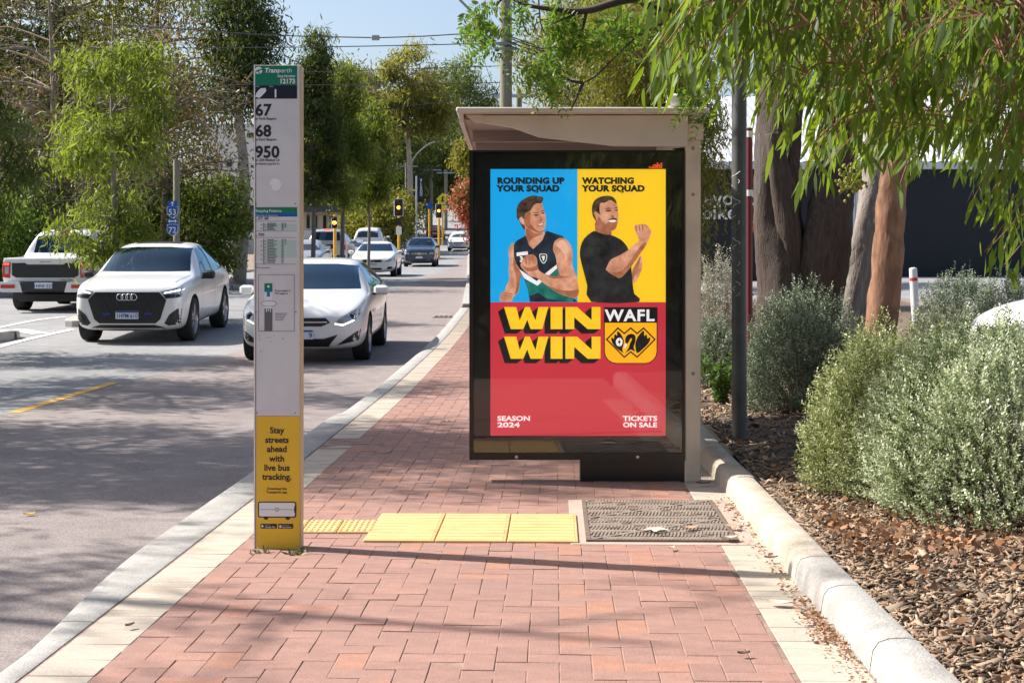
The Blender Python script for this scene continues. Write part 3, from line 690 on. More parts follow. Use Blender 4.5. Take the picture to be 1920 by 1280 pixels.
mb = MB(); mb.prism([(lx(1284), sz_(276)), (lx(1262), sz_(278)), (lx(1284), sz_(290))], .03, 'y', .02); mb.build('bracket', 'panel_black', roof)
# rear wall of glass along the garden side, bench
for k in range(2):
    MB().box((lx(1299), .78+1.48*k, 1.2), (.012, 1.36, 1.7)).build('glass_wall', 'shelter_glass', sh)
bn = MB().bbox((lx(1299)-.28, 1.6, .47), (.36, 2.4, .05), .01).build('bench', 'shelter_beige', sh)
for dy in (.7, 2.5): MB().box((lx(1299)-.2, dy, .22), (.06, .06, .44)).build('bench_leg', 'panel_black', bn)
# advertising panel: case, glass, poster
ad = sbox('advert_case', 881, 283, 1283, 861, .012, .14, 'backing_black')
sbox('case_frame', 880, 282, 887.5, 861.5, -.012, .15, 'panel_black', ad); sbox('case_frame', 1279, 282, 1283.5, 861.5, -.012, .15, 'panel_black', ad)
sbox('case_frame', 887.6, 282, 1278.9, 286, -.011, .15, 'panel_black', ad); sbox('case_frame', 887.6, 848.5, 1278.9, 861.4, -.011, .15, 'panel_black', ad)
for px in (968.5, 1195.5): MB().lathe([(.011, 0), (.011, .004), (.005, .007), (0, .007)], 12, Matrix.Translation((lx(px), -.011, sz_(856))) @ Matrix.Rotation(R(90), 4, 'X')).build('bolt', 'shelter_light', ad)
sbox('plinth', 1088, 861.8, 1283, 902, .02, .13, 'panel_black', sh)
MB().box(((lx(888)+lx(1279))/2, -.001, (sz_(286)+sz_(848.5))/2), (lx(1279)-lx(888), .006, sz_(286)-sz_(848.5))).build('glass_pane', 'panel_glass', ad)
mat('sensor_white', (.7, .7, .68), .3)
cap = MB(); cap.bbox((0, 0, .05), (.1, .09, .095), .015); cap.lathe([(.03, 0), (.034, .01), (.02, .016), (0, .012)], 16, Matrix.Translation((0, -.045, .05)) @ Matrix.Rotation(R(90), 4, 'X'))
cap.build('roof_light', 'sensor_white', roof, (lx(1261), -.1, sz_(207)), smooth='auto')
# ---- poster print (a lit light box): layers half a millimetre apart
EM = .42
def pm(n, c, e=EM):
    m_ = mat(n, c, .5, emit=e); return m_
for n_, c_ in dict(p_blue=(.006, .37, .74), p_yellow=(.88, .58, .02), p_red=(.52, .032, .052), p_black=(.008, .008, .010), p_white=(.85, .85, .85), p_amber=(.93, .46, .008), p_skin=(.66, .30, .17), p_skin2=(.45, .17, .085), p_skin3=(.74, .40, .26), p_hair=(.035, .018, .014), p_navy=(.008, .014, .026), p_teal=(.004, .14, .105), p_cloth=(.014, .014, .016), p_orange=(.75, .09, .02), p_brown=(.10, .03, .008), p_lip=(.34, .09, .06)).items(): pm(n_, c_)
for n_, a_, b_, s_ in (('p_skin', (.40, .15, .075), (.80, .45, .30), 13), ('p_skin2', (.26, .085, .04), (.50, .21, .12), 16), ('p_skin3', (.62, .32, .2), (.86, .54, .40), 14), ('p_cloth', (.004, .004, .005), (.035, .036, .04), 11), ('p_navy', (.004, .008, .016), (.03, .045, .07), 14), ('p_teal', (.003, .09, .07), (.02, .24, .19), 16), ('p_hair', (.012, .007, .006), (.12, .07, .045), 30)):
    MATS.pop(n_); mat(n_, a_, .5, col2=b_, vscale=s_, emit=EM)
po = empty('poster', (0, 0, 0)); po.parent = ad
LAY = [0]
def pp(pts, m, sm_=0, name='print'):            # pixels of the photograph -> poster plane
    LAY[0] += 1; y = .0105-.00002*LAY[0]
    if sm_: pts = smooth_poly(pts, sm_)
    mb = MB(); mb.add([(lx(a), y, sz_(b)) for a, b in pts], [tuple(range(len(pts)))]); return mb.build(name, m, po, fix=False)
def pr(x0, y0, x1, y1, m, name='print'): return pp([(x0, y1), (x1, y1), (x1, y0), (x0, y0)], m, 0, name)
def fz(pts): return [(900+a/5.119, 330+b/5.119) for a, b in pts]
def pt(s, px, py, hpx, m, bold=.05, sx=1.25, align='LEFT', **k):
    LAY[0] += 1
    return text(s, (lx(px), .0105-.00002*LAY[0], sz_(py)), hpx/F*SY/.69, m, po, bold=bold, sx=sx, align=align, **k)
pr(919.5, 317, 1083, 566.5, 'p_blue', 'blue_field'); pr(1083, 317, 1248.5, 566.5, 'p_yellow', 'yellow_field'); pr(919.5, 566.5, 1248.5, 817, 'p_red', 'red_field')
for s, x, y in (('ROUNDING UP', 932.5, 344), ('YOUR SQUAD', 932.5, 358.5), ('WATCHING', 1092.5, 344), ('YOUR SQUAD', 1092.5, 358.5)):
    t_ = pt(s, x, y, 10.6, 'p_black', .066, 1.0, space=1.05); wpx = {'ROUNDING UP': 126, 'YOUR SQUAD': 119, 'WATCHING': 98}[s]
    xs = [v.co.x for v in t_.data.vertices]; k_ = wpx/F*SY/(max(xs)-min(xs)); t_.scale.x = k_
# left figure
pp(fz([(325, 640), (290, 670), (272, 720), (280, 800), (275, 900), (278, 1000), (250, 1060), (240, 1100), (198, 1128), (190, 1165), (200, 1200), (300, 1204), (320, 1160), (370, 1110), (385, 1000), (402, 920), (360, 850), (345, 760)]), 'p_skin', 3)
pp(fz([(330, 760), (350, 860), (400, 925), (385, 1000), (370, 1100), (335, 1140), (350, 1050), (345, 950), (318, 860)]), 'p_skin2', 3)
for k in range(3): pp(fz([(195, 1138+22*k), (250, 1120+24*k), (312, 1130+22*k), (300, 1137+22*k), (250, 1128+24*k)]), 'p_skin2', 2)
pp(fz([(445, 470), (600, 535), (624, 548), (605, 610), (560, 670), (508, 702), (470, 665), (440, 610), (436, 540)]), 'p_skin', 3)
pp(fz([(445, 500), (520, 545), (600, 550), (560, 575), (500, 600), (470, 640), (445, 600)]), 'p_skin2', 3)
pp(fz([(440, 570), (352, 620), (325, 660), (325, 760), (350, 850), (400, 920), (430, 1000), (460, 1090), (480, 1208), (720, 1208), (940, 1208), (880, 1150), (760, 1000), (745, 850), (705, 700), (715, 640), (770, 600), (828, 612), (790, 575), (640, 525), (626, 545), (600, 615), (510, 702), (470, 662)]), 'p_navy')
pp(fz([(430, 985), (545, 1050), (660, 960), (742, 890), (800, 1000), (905, 1170), (890, 1207), (760, 1195), (640, 1175), (560, 1120), (480, 1150), (455, 1070)]), 'p_teal')
pp(fz([(375, 893), (545, 1008), (640, 925), (735, 850), (742, 885), (650, 965), (552, 1052), (430, 985)]), 'p_white')
pp(fz([(350, 735), (458, 722), (461, 755), (352, 770)]), 'p_white'); 
pt('3', 974.5, 490.5, 9.5, 'p_white', .05, .9)
pp(fz([(570, 752), (606, 746), (642, 752), (640, 805), (612, 842), (580, 810)]), 'p_white', 2); pp(fz([(576, 758), (606, 752), (636, 758), (634, 802), (612, 834), (586, 806)]), 'p_navy', 2); pp(fz([(590, 770), (622, 768), (618, 800), (606, 818), (600, 790)]), 'p_white', 2)
pp(fz([(700, 705), (720, 625), (780, 592), (842, 622), (880, 690), (890, 780), (888, 860), (926, 960), (950, 1080), (945, 1140), (915, 1170), (850, 1158), (740, 1118), (640, 1050), (545, 978), (490, 965), (432, 915), (390, 862), (402, 815), (432, 770), (472, 755), (522, 760), (548, 800), (552, 862), (572, 910), (640, 945), (735, 966), (772, 955), (738, 850), (728, 770)]), 'p_skin', 3)
pp(fz([(738, 850), (775, 955), (860, 960), (830, 975), (700, 985), (640, 950), (735, 966), (755, 940)]), 'p_skin2', 2)
pp(fz([(880, 1100), (945, 1090), (940, 1140), (912, 1168), (850, 1155), (740, 1115), (650, 1055), (760, 1090)]), 'p_skin2', 3)
pp(fz([(730, 660), (775, 615), (830, 640), (850, 720), (830, 820), (800, 740), (760, 690)]), 'p_skin3', 3)
for k in range(3): pp(fz([(428+34*k, 775-8*k), (440+34*k, 768-8*k), (452+34*k, 830-6*k), (440+34*k, 850-6*k)]), 'p_skin2', 2)
pp(fz([(395, 850), (450, 880), (520, 870), (550, 850), (555, 890), (500, 915), (440, 905)]), 'p_skin2', 3)
pp(fz([(372, 412), (400, 392), (425, 410), (430, 350), (470, 322), (500, 290), (530, 258), (590, 258), (606, 300), (620, 345), (633, 400), (632, 450), (622, 505), (600, 532), (570, 547), (530, 537), (480, 512), (440, 482), (402, 458)]), 'p_skin', 3)
pp(fz([(430, 350), (470, 325), (490, 380), (480, 440), (520, 500), (570, 530), (610, 520), (590, 542), (560, 547), (480, 512), (440, 480), (425, 430)]), 'p_skin2', 3)
pp(fz([(352, 362), (355, 300), (388, 245), (440, 210), (500, 188), (560, 194), (604, 203), (606, 232), (585, 262), (545, 262), (515, 280), (490, 325), (455, 345), (432, 360), (424, 415), (400, 390), (375, 412), (395, 455), (430, 475), (428, 517), (402, 487), (374, 430), (354, 402)]), 'p_hair', 3)
for a, b, w_ in ((540, 375, 26), (606, 356, 18)):
    pp(fz([(a-w_, b+2), (a, b-9), (a+w_, b), (a, b+8)]), 'p_hair', 2); pp(fz([(a-w_-8, b-14), (a-4, b-28), (a+w_, b-24), (a, b-20)]), 'p_hair', 2)
pp(fz([(580, 380), (597, 425), (585, 437), (560, 430), (575, 420)]), 'p_skin2', 2); pp(fz([(548, 462), (585, 458), (612, 448), (600, 474), (570, 482)]), 'p_lip', 2); pp(fz([(555, 463), (585, 460), (606, 453), (596, 467), (572, 471)]), 'p_white', 2)
pp(fz([(388, 412), (405, 400), (420, 420), (424, 450), (408, 452)]), 'p_skin3', 2)
# right figure
pp(fz([(1455, 925), (1500, 830), (1540, 765), (1562, 820), (1552, 900), (1512, 990), (1482, 1026), (1462, 1005)]), 'p_skin', 3); pp(fz([(1500, 840), (1540, 770), (1535, 830), (1490, 930), (1470, 1000), (1460, 940)]), 'p_skin2', 3)
pp(fz([(1120, 410), (1215, 510), (1262, 530), (1256, 572), (1200, 565), (1108, 530)]), 'p_skin2', 2)
pp(fz([(1085, 530), (1000, 600), (966, 680), (960, 770), (990, 900), (1030, 1050), (1068, 1208), (1530, 1208), (1482, 1130), (1466, 1020), (1455, 900), (1432, 720), (1385, 640), (1335, 600), (1262, 567), (1200, 560), (1130, 540)]), 'p_cloth', 2)
pp(fz([(1215, 880), (1255, 805), (1340, 760), (1420, 712), (1480, 660), (1528, 622), (1520, 590), (1490, 530), (1484, 480), (1510, 464), (1560, 462), (1602, 470), (1642, 520), (1636, 572), (1600, 652), (1540, 742), (1480, 832), (1420, 910), (1350, 977), (1300, 962), (1215, 905)]), 'p_skin', 3)
pp(fz([(1600, 652), (1540, 742), (1480, 832), (1420, 910), (1350, 977), (1300, 962), (1225, 915), (1320, 925), (1400, 870), (1480, 760), (1560, 650)]), 'p_skin2', 3)
for k in range(3): pp(fz([(1492+30*k, 480-6*k), (1504+30*k, 474-5*k), (1512+30*k, 520), (1500+30*k, 528)]), 'p_skin2', 2)
pp(fz([(1086, 352), (1118, 345), (1146, 380), (1145, 265), (1200, 250), (1260, 235), (1313, 268), (1326, 320), (1331, 400), (1319, 460), (1302, 507), (1262, 527), (1210, 512), (1160, 472), (1120, 425), (1090, 396)]), 'p_skin', 3)
pp(fz([(1140, 390), (1180, 440), (1215, 460), (1230, 440), (1300, 438), (1322, 440), (1316, 470), (1300, 507), (1262, 527), (1210, 512), (1160, 472), (1130, 430)]), 'p_skin2', 3)
pp(fz([(1080, 372), (1075, 300), (1096, 240), (1140, 206), (1210, 189), (1270, 198), (1304, 232), (1313, 268), (1285, 250), (1250, 232), (1200, 255), (1155, 262), (1148, 320), (1150, 375), (1120, 345), (1095, 350), (1110, 400), (1122, 440), (1095, 405)]), 'p_hair', 3)
for a, b, w_ in ((1235, 332, 30), (1310, 328, 18)):
    pp(fz([(a-w_, b+3), (a, b-8), (a+w_, b), (a, b+9)]), 'p_hair', 2); pp(fz([(a-w_-8, b-12), (a-4, b-28), (a+w_, b-18), (a, b-19)]), 'p_hair', 2)
pp(fz([(1224, 425), (1260, 405), (1290, 402), (1314, 412), (1314, 430), (1290, 416), (1255, 420)]), 'p_hair', 2); pp(fz([(1232, 428), (1270, 424), (1306, 424), (1296, 440), (1260, 444)]), 'p_white', 2); pp(fz([(1270, 370), (1290, 392), (1282, 402), (1258, 394)]), 'p_skin2', 2)
# slogan with block shadow
for k in range(2):
    yb = 617+k*55.5; y0 = yb-41.5
    for pts in ([(945, 576), (958, 620), (951, 626), (934, 583)],): pass
    X0, X1 = 945, 1126
    def g(x, y): return (X0+x*(X1-X0)/600, yb-y*41.5/140)
    Lw = [(0, 140), (76, 140), (98, 55), (130, 140), (160, 140), (196, 55), (214, 140), (276, 140), (238, 0), (165, 0), (145, 60), (120, 0), (42, 0)]
    Li = [(290, 140), (364, 140), (364, 0), (290, 0)]
    Ln = [(382, 140), (455, 140), (545, 58), (545, 140), (600, 140), (600, 0), (520, 0), (437, 75), (437, 0), (382, 0)]
    for G_ in (Lw, Li, Ln):
        for (dx, dy) in [(-q*1.5, q*1.05) for q in range(8, 0, -1)]:
            pp([(g(*p)[0]+dx*.95, g(*p)[1]+dy) for p in G_][::-1], 'p_black')
    for G_ in (Lw, Li, Ln): pp([g(*p) for p in G_][::-1], 'p_yellow', 0, 'slogan_letter')
# league shield
def zz(pts): return [(1080+a/9.144, 560+b/9.144) for a, b in pts]
def shield(i): return zz([(480+i, 145+i), (1400-i, 145+i), (1400-i, 900), (1385-i*.8, 980), (1340-i*.7, 1050-i*.4), (1270-i*.4, 1100-i*.8), (1190, 1115-i), (690, 1115-i), (610+i*.4, 1100-i*.8), (540+i*.7, 1050-i*.4), (495+i*.8, 980), (480+i, 900)])
pp(shield(0), 'p_black', 0, 'shield'); pp([p for p in zz([(496, 412), (1384, 412), (1384, 900), (1370, 975), (1327, 1040), (1262, 1086), (1188, 1100), (692, 1100), (618, 1086), (553, 1040), (510, 975), (496, 900)])], 'p_amber', 0, 'shield')
t_ = pt('WAFL', 1135, 601.3, 20.5, 'p_white', .03, 1.0, space=1.12); xs = [v.co.x for v in t_.data.vertices]; t_.scale.x = 94/F*SY/(max(xs)-min(xs))
zg = [(510, 697), (720, 485), (830, 580), (940, 485), (1050, 580), (1160, 485), (1372, 697), (1050, 1018), (940, 925), (830, 1018)]
zi = [(545, 697), (720, 520), (830, 612), (940, 518), (1050, 612), (1160, 520), (1338, 697), (1050, 985), (940, 893), (830, 985)]
pp(zz(zg), 'p_black'); pp(zz(zi), 'p_amber')
pp(zz([(815, 930), (700, 850), (625, 760), (605, 680), (625, 668), (655, 690), (655, 625), (685, 612), (705, 640), (705, 575), (725, 558), (780, 620), (815, 700), (822, 760), (800, 840), (798, 890)]), 'p_black', 2)
pp(zz([(1050, 935), (1018, 820), (1030, 720), (1080, 625), (1150, 550), (1172, 575), (1172, 640), (1215, 610), (1225, 680), (1265, 660), (1275, 700), (1240, 770), (1150, 860)]), 'p_black', 2)
pp(zz([(835, 945), (900, 850), (925, 770), (960, 700), (955, 675), (930, 690), (905, 740), (880, 770), (850, 760), (845, 690), (880, 625), (950, 600), (1010, 625), (1025, 690), (1005, 780), (990, 840), (1020, 915), (940, 870)]), 'p_black', 2)
pp(zz([(745, 667), (785, 690), (802, 740), (785, 795), (745, 817), (702, 795), (684, 740), (702, 690)]), 'p_white', 3); pp(zz([(725, 722), (765, 722), (765, 760), (725, 760)]), 'p_black'); pp(zz([(741, 675), (748, 675), (748, 805), (741, 805)]), 'p_black')
pp(zz([(860, 755), (875, 795), (850, 835), (818, 852), (835, 800)]), 'p_white')
for s, x, y, al in (('SEASON', 932.5, 788.5, 61), ('2024', 932.5, 800.5, 42), ('TICKETS', 1168, 788.5, 65), ('ON SALE', 1168, 800.5, 64)):
    t_ = pt(s, x, y, 8.6, 'p_white', .03, 1.0); xs = [v.co.x for v in t_.data.vertices]; t_.scale.x = al/F*SY/(max(xs)-min(xs))
t_ = pt('.oh!', 1221, 315, 9.5, 'p_orange', .06, 1.0); t_2 = pt('o', 1216.5, 314.8, 4, 'p_orange', .06)
# ================================================================ vehicles
mat('paint_white', (.68, .685, .69), .25, coat=.6); mat('paint_silver', (.45, .46, .48), .3, .5, coat=.5); mat('paint_navy', (.035, .05, .085), .25, .3, coat=.8)
mat('paint_red', (.30, .012, .015), .25, coat=.7); mat('paint_blue', (.04, .09, .16), .25, .3, coat=.7)
mat('trim_black', (.012, .012, .013), .35); mat('trim_dark', (.025, .025, .027), .6); mat('tyre', (.018, .018, .019), .85, var=.2, vscale=20)
mat('alloy', (.45, .45, .46), .3, .9); mat('alloy_dark', (.10, .10, .11), .35, .8); mat('chrome', (.75, .75, .76), .12, 1)
mat('lamp_red', (.45, .01, .012), .2, coat=.5); mat('lamp_lit', (.9, .10, .06), .3, emit=.8); mat('lamp_lens', (.35, .38, .42), .08, .4, coat=1); mat('drl', (.95, .95, .95), .3, emit=1.6)
mat('plate_white', (.62, .66, .74), .4); mat('plate_blue', (.01, .035, .22), .4); mat('cabin', (.03, .03, .035), .8); mat('seat_grey', (.05, .05, .055), .7)
mat('lamp_amber', (.7, .25, .02), .3); mat('seat_belt', (.75, .14, .03), .6); mat('seam', (.10, .10, .10), .6)
glassmat('car_glass', (.42, .54, .62), 1.5, 1.5, (.55, .8, 1))
mat('glass_far', (.018, .026, .034), .06, spec=.8)
def ev_mesh(o):
    dg = bpy.context.evaluated_depsgraph_get(); return bpy.data.meshes.new_from_object(o.evaluated_get(dg))
def tmp(me): o = bpy.data.objects.new('tmp', me); C.objects.link(o); return o
def loft(st, mats, sub=2):
    """st: (x, zbot, zbelt, ztop, w, wr) stations; the body as one closed smooth skin"""
    V, Fc = [], []
    for x, zb, zl, zt, w_, wr in st:
        dz = max(.02, zt-zl); mid = (w_*.955+(wr-w_*.955)*.45+.015, zl+dz*.48)
        half = [(w_*.80, zb), (w_*.965, zb+.09), (w_, zb+.48*(zl-zb)), (w_*.99, zl-.09), (w_*.955, zl), mid, (wr, zt-min(.075, dz*.4)), (wr*.86, zt-min(.022, dz*.15)), (wr*.45, zt-.003)]
        ring = [(0, zb)]+half+[(0, zt)]+[(-a, b) for a, b in reversed(half)]
        V += [(x, a, b) for a, b in ring]
    k = 20
    for i in range(len(st)-1):
        for q in range(k): r = (q+1) % k; Fc.append((i*k+q, i*k+r, i*k+k+r, i*k+k+q))
    for base, rev in ((0, True), ((len(st)-1)*k, False)):                # quad caps across the section
        for q in range(9):
            a, b, c, d = base+q, base+q+1, base+(k-q-1) % k, base+(k-q) % k
            f = (a, b, c, d) if q > 0 else (a, b, c)
            if q == 9-0: pass
            Fc.append(f if not rev else f[::-1])
        Fc.append((base+9, base+10, base+11) if not rev else (base+11, base+10, base+9))
    me = bpy.data.meshes.new('body'); me.from_pydata(V, [], Fc)
    bm = bmesh.new(); bm.from_mesh(me); bmesh.ops.recalc_face_normals(bm, faces=bm.faces); bm.to_mesh(me); bm.free()
    for m in mats: me.materials.append(M(m))
    o = tmp(me); md = o.modifiers.new('s', 'SUBSURF'); md.levels = md.render_levels = sub
    r = ev_mesh(o); bpy.data.objects.remove(o); r.shade_smooth(); return r
def cut(me, cutters):
    o = tmp(me); cs = []
    for cm in cutters:
        c = tmp(cm); cs.append(c); md = o.modifiers.new('b', 'BOOLEAN'); md.operation = 'DIFFERENCE'; md.solver = 'EXACT'; md.object = c; md.material_mode = 'TRANSFER'
    r = ev_mesh(o); bpy.data.objects.remove(o)
    for c in cs: bpy.data.objects.remove(c)
    r.shade_smooth(); r.set_sharp_from_angle(angle=R(35)); return r
def prism_mesh(poly, a, b, axis, m):
    mb = MB(); mb.prism(poly, b-a, axis, a); me = bpy.data.meshes.new('c'); me.from_pydata(mb.v, [], mb.f); me.materials.append(M(m))
    bm = bmesh.new(); bm.from_mesh(me); bmesh.ops.recalc_face_normals(bm, faces=bm.faces); bm.to_mesh(me); bm.free(); return me
def cyl_mesh(x, z, r, y0, y1, m):
    return prism_mesh([(x+r*math.cos(a*math.pi/14), z+r*math.sin(a*math.pi/14)) for a in range(28)], y0, y1, 'y', m)
def patch(bvh, poly, view, off, grid=.06, far=False):
    """polygon in front/rear view (y,z), side view (x,z) or top view (x,y) laid on the body surface, lifted by off"""
    bm = bmesh.new()
    def P(a, b): return {'front': (-9, a, b), 'rear': (9, a, b), 'right': (a, 9, b), 'left': (a, -9, b), 'top': (a, b, 9)}[view]
    D = Vector({'front': (1, 0, 0), 'rear': (-1, 0, 0), 'right': (0, -1, 0), 'left': (0, 1, 0), 'top': (0, 0, -1)}[view])
    bm.faces.new([bm.verts.new(P(*p)) for p in poly])
    ax = {'front': (1, 2), 'rear': (1, 2), 'right': (0, 2), 'left': (0, 2), 'top': (0, 1)}[view]
    for d in ax:
        cs = [v.co[d] for v in bm.verts]; lo, hi = min(cs), max(cs); n = int((hi-lo)/grid)
        for i in range(1, n+1):
            co_ = Vector((0, 0, 0)); co_[d] = lo+(hi-lo)*i/(n+1); no = Vector((0, 0, 0)); no[d] = 1
            bmesh.ops.bisect_plane(bm, geom=bm.verts[:]+bm.edges[:]+bm.faces[:], plane_co=co_, plane_no=no)
    bm.verts.ensure_lookup_table(); hitz = []
    for v in bm.verts:
        h = bvh.ray_cast(v.co, D)
        if h[0] is not None: v.co = h[0]-D*off; hitz.append(v)
    hs = set(hitz)
    miss = [v for v in bm.verts if v not in hs]
    if miss: bmesh.ops.delete(bm, geom=miss, context='VERTS')
    bmesh.ops.recalc_face_normals(bm, faces=bm.faces)
    me = bpy.data.meshes.new('p'); bm.to_mesh(me); bm.free()
    if len(me.polygons):
        n = me.polygons[0].normal
        if n.dot(-D) < 0: me.flip_normals()
    me.shade_smooth(); return me
def add_patch(root, bvh, name, poly, view, m, off=.006, mirror=False, parent=None, grid=.06):
    out = []
    for s in ((1, -1) if mirror else (1,)):
        pl = [(a*s, b) for a, b in poly] if view in ('front', 'rear') else poly
        vw = view if view not in ('side',) else ('right' if s > 0 else 'left')
        me = patch(bvh, pl, vw, off, grid)
        if not len(me.polygons): continue
        me.materials.append(M(m)); me.name = name; out.append(link(name, me, parent or root))
    return out
WHEELS = {}
def wheel(root, x, y, r, wd, spokes, m, z=None):
    key = (r, wd, spokes, m)
    if key not in WHEELS:
        mb = MB(); mb.lathe([(r*.70, -wd/2), (r*.93, -wd/2), (r*.985, -wd*.42), (r, -wd*.3), (r, wd*.3), (r*.985, wd*.42), (r*.93, wd/2), (r*.70, wd/2), (r*.66, wd*.3), (r*.66, -wd*.3), (r*.70, -wd/2)], 32)
        t = mb.build('wheel', 'tyre', None, smooth='auto'); tm = t.data; bpy.data.objects.remove(t)
        mb = MB(); mb.lathe([(r*.70, wd*.46), (r*.67, wd*.48), (r*.64, wd*.36), (r*.62, 0), (0, -.02)], 28)
        mb.lathe([(0, wd*.40), (r*.10, wd*.40), (r*.13, wd*.34), (r*.13, 0)], 14)
        for k in range(spokes):
            a = 2*math.pi*k/spokes; c, s_ = math.cos(a), math.sin(a); L0, L1 = r*.08, r*.66
            for dw in (-.035, .035) if spokes <= 5 else (0,):
                p = [(L0, -.012), (L1, -.018), (L1, .018), (L0, .012)]
                q = [(u*c-(v_+dw*(u/L1))*s_, u*s_+(v_+dw*(u/L1))*c) for u, v_ in p]
                mb.add([(a_, b_, wd*.43) for a_, b_ in q]+[(a_, b_, wd*.2) for a_, b_ in q], [(0, 1, 2, 3), (0, 4, 5, 1), (1, 5, 6, 2), (2, 6, 7, 3), (3, 7, 4, 0)])
        g = mb.build('rim', m, None, smooth='auto'); gm = g.data; bpy.data.objects.remove(g); WHEELS[key] = (tm, gm)
    tm, gm = WHEELS[key]
    w_ = link('wheel', tm, root, (x, y, r if z is None else z)); w_.rotation_euler = (R(-90 if y > 0 else 90), 0, 0)
    link('rim', gm, w_); return w_
def torus_ring(r, t, n=20, e=1):
    mb = MB(); pts = [(0, r*math.cos(2*math.pi*i/n)*e, r*math.sin(2*math.pi*i/n)) for i in range(n+1)]; mb.tube(pts, t, 6, False); return mb
def plate_(root, bvh, view, z, txt, L=.372, H=.13, y0=0, bx=None):
    me = patch(bvh, [(y0-L/2, z-H/2), (y0+L/2, z-H/2), (y0+L/2, z+H/2), (y0-L/2, z+H/2)], view, 0)
    x = (min if view == 'front' else max)(v.co.x for v in me.vertices); s = -1 if view == 'front' else 1
    x = x+s*.012
    p = MB().box((x, y0, z), (.008, L, H)).build('number_plate', 'plate_white', root)
    MB().box((x+s*.005, y0, z+H/2-.014), (.004, L*.98, .022)).build('plate_band', 'plate_blue', p)
    if txt:
        t_ = text(txt, (x+s*.0065, y0, z-H*.36), H*.80, 'plate_blue', p, rot=(R(90), 0, R(-90) if s < 0 else R(90)), bold=.012, align='CENTER')
        xs = [v.co.x for v in t_.data.vertices]; k_ = min(1.4, L*.9/(max(xs)-min(xs))); t_.scale.x = k_ if len(txt) > 3 else 1
    return p
def mirror(root, x, y, z, m, s=1):
    for sg in (1, -1):
        mb = MB(); mb.bbox((0, 0, 0), (.13, .22, .145), .035)
        o = mb.build('mirror', m, root, (x, sg*(y+.10), z), smooth='auto')
        MB().box((.02, -sg*.11, -.06), (.06, .12, .03)).build('mirror_arm', 'trim_black', o)
def seats(root, xs, zf, hw):
    for x in xs:
        for s in (-1, 1):
            mb = MB(); mb.bbox((x, s*hw, zf+.12), (.5, .48, .2), .05); mb.box((x+.26, s*hw, zf+.42), (.14, .46, .6), ry=R(14)); mb.bbox((x+.36, s*hw, zf+.84), (.1, .26, .18), .03)
            mb.build('seat', 'seat_grey', root, smooth='auto')
def make_car(spec):
    """front at x = 0 looking down -x; y > 0 is the driver's side"""
    S = spec; root = empty(S['name'], label=S['label'], cat=S['cat'], group=S.get('group'))
    body = loft(S['st'], [S['paint'], 'trim_black'], 2)
    bvh = BVHTree.FromPolygons([v.co[:] for v in body.vertices], [p.vertices[:] for p in body.polygons])
    cuts = []; r = S['wr']; W2 = S['W']/2
    for x in S['axles']:
        for s in (-1, 1): cuts.append(cyl_mesh(x, r, r+S.get('archgap', .055), *( (W2-.34, W2+.3) if s > 0 else (-W2-.3, -W2+.34)), 'trim_dark'))
    if S.get('cabin'):
        if 'ws' in S: cuts.append(prism_mesh(S['ws'], S['wsx'][0], S['wsx'][1], 'x', 'cabin'))
        for sw in S.get('sides', []): cuts.append(prism_mesh(sw, -1.3, 1.3, 'y', 'cabin'))
        if 'rw' in S: cuts.append(prism_mesh(S['rw'], S['rwx'][0], S['rwx'][1], 'x', 'cabin'))
    b2 = cut(body, cuts)
    if len(b2.polygons) < .6*len(body.polygons):
        b2 = cut(body, cuts[:4]); S['cabin'] = False
    b2.name = 'body'; link('body', b2, root)
    gm = 'car_glass' if S.get('cabin') else 'glass_far'
    if 'ws' in S: add_patch(root, bvh, 'windscreen', S['ws'], 'front', gm, .003, grid=.09)
    if 'rw' in S: add_patch(root, bvh, 'rear_window', S['rw'], 'rear', gm, .003, grid=.09)
    for sw in S.get('sides', []):
        for v in ('right', 'left'): add_patch(root, bvh, 'side_window', sw, v, gm, .003, grid=.12)
    for nm, poly, view, m, off, mir in S.get('patches', []):
        if view == 'sides':
            for v in ('right', 'left'): add_patch(root, bvh, nm, poly, v, m, off)
        else: add_patch(root, bvh, nm, poly, view, m, off, mir)
    for x in S['axles']:
        for s in (-1, 1): wheel(root, x, s*(W2-.13), r, S.get('tw', .235), S.get('spokes', 10), S.get('rim', 'alloy'))
    MB().box((S['L']/2, 0, .30), (S['L']*.86, S['W']*.72, .16)).build('underbody', 'trim_dark', root)
    if 'mir' in S: mirror(root, *S['mir'])
    if S.get('cabin'): seats(root, S.get('seatx', (2.2, 3.0)), .42, .36)
    return root, bvh
def strip_poly(a, b, t):   # thin quad between two points
    dx, dy = b[0]-a[0], b[1]-a[1]; l = math.hypot(dx, dy); nx, ny = -dy/l*t/2, dx/l*t/2
    return [(a[0]+nx, a[1]+ny), (a[0]-nx, a[1]-ny), (b[0]-nx, b[1]-ny), (b[0]+nx, b[1]+ny)]
def park(root, X, Y, away=False, L=0, dz=0, yaw=0, slope=True):
    root.scale = (1.04, 1.05, 1.03)                                   # the smoothed skin comes out a little small
    root.location = (X, Y if not away else Y+L, gr(Y+1.5)+.006+dz); root.rotation_euler = (0, 0, R(90 if not away else -90)+yaw)
    if slope:
        p = math.atan2(gr(Y+4)-gr(Y+.5), 3.5); m = Matrix.Rotation(root.rotation_euler.z, 4, 'Z') @ Matrix.Rotation(-p if not away else p, 4, 'Y')
        root.rotation_euler = m.to_euler()
        if away: root.location.z = gr(Y+L-1)+.006+dz
        else: root.location.z = gr(Y+.9)-.9*math.tan(p)+.006+dz
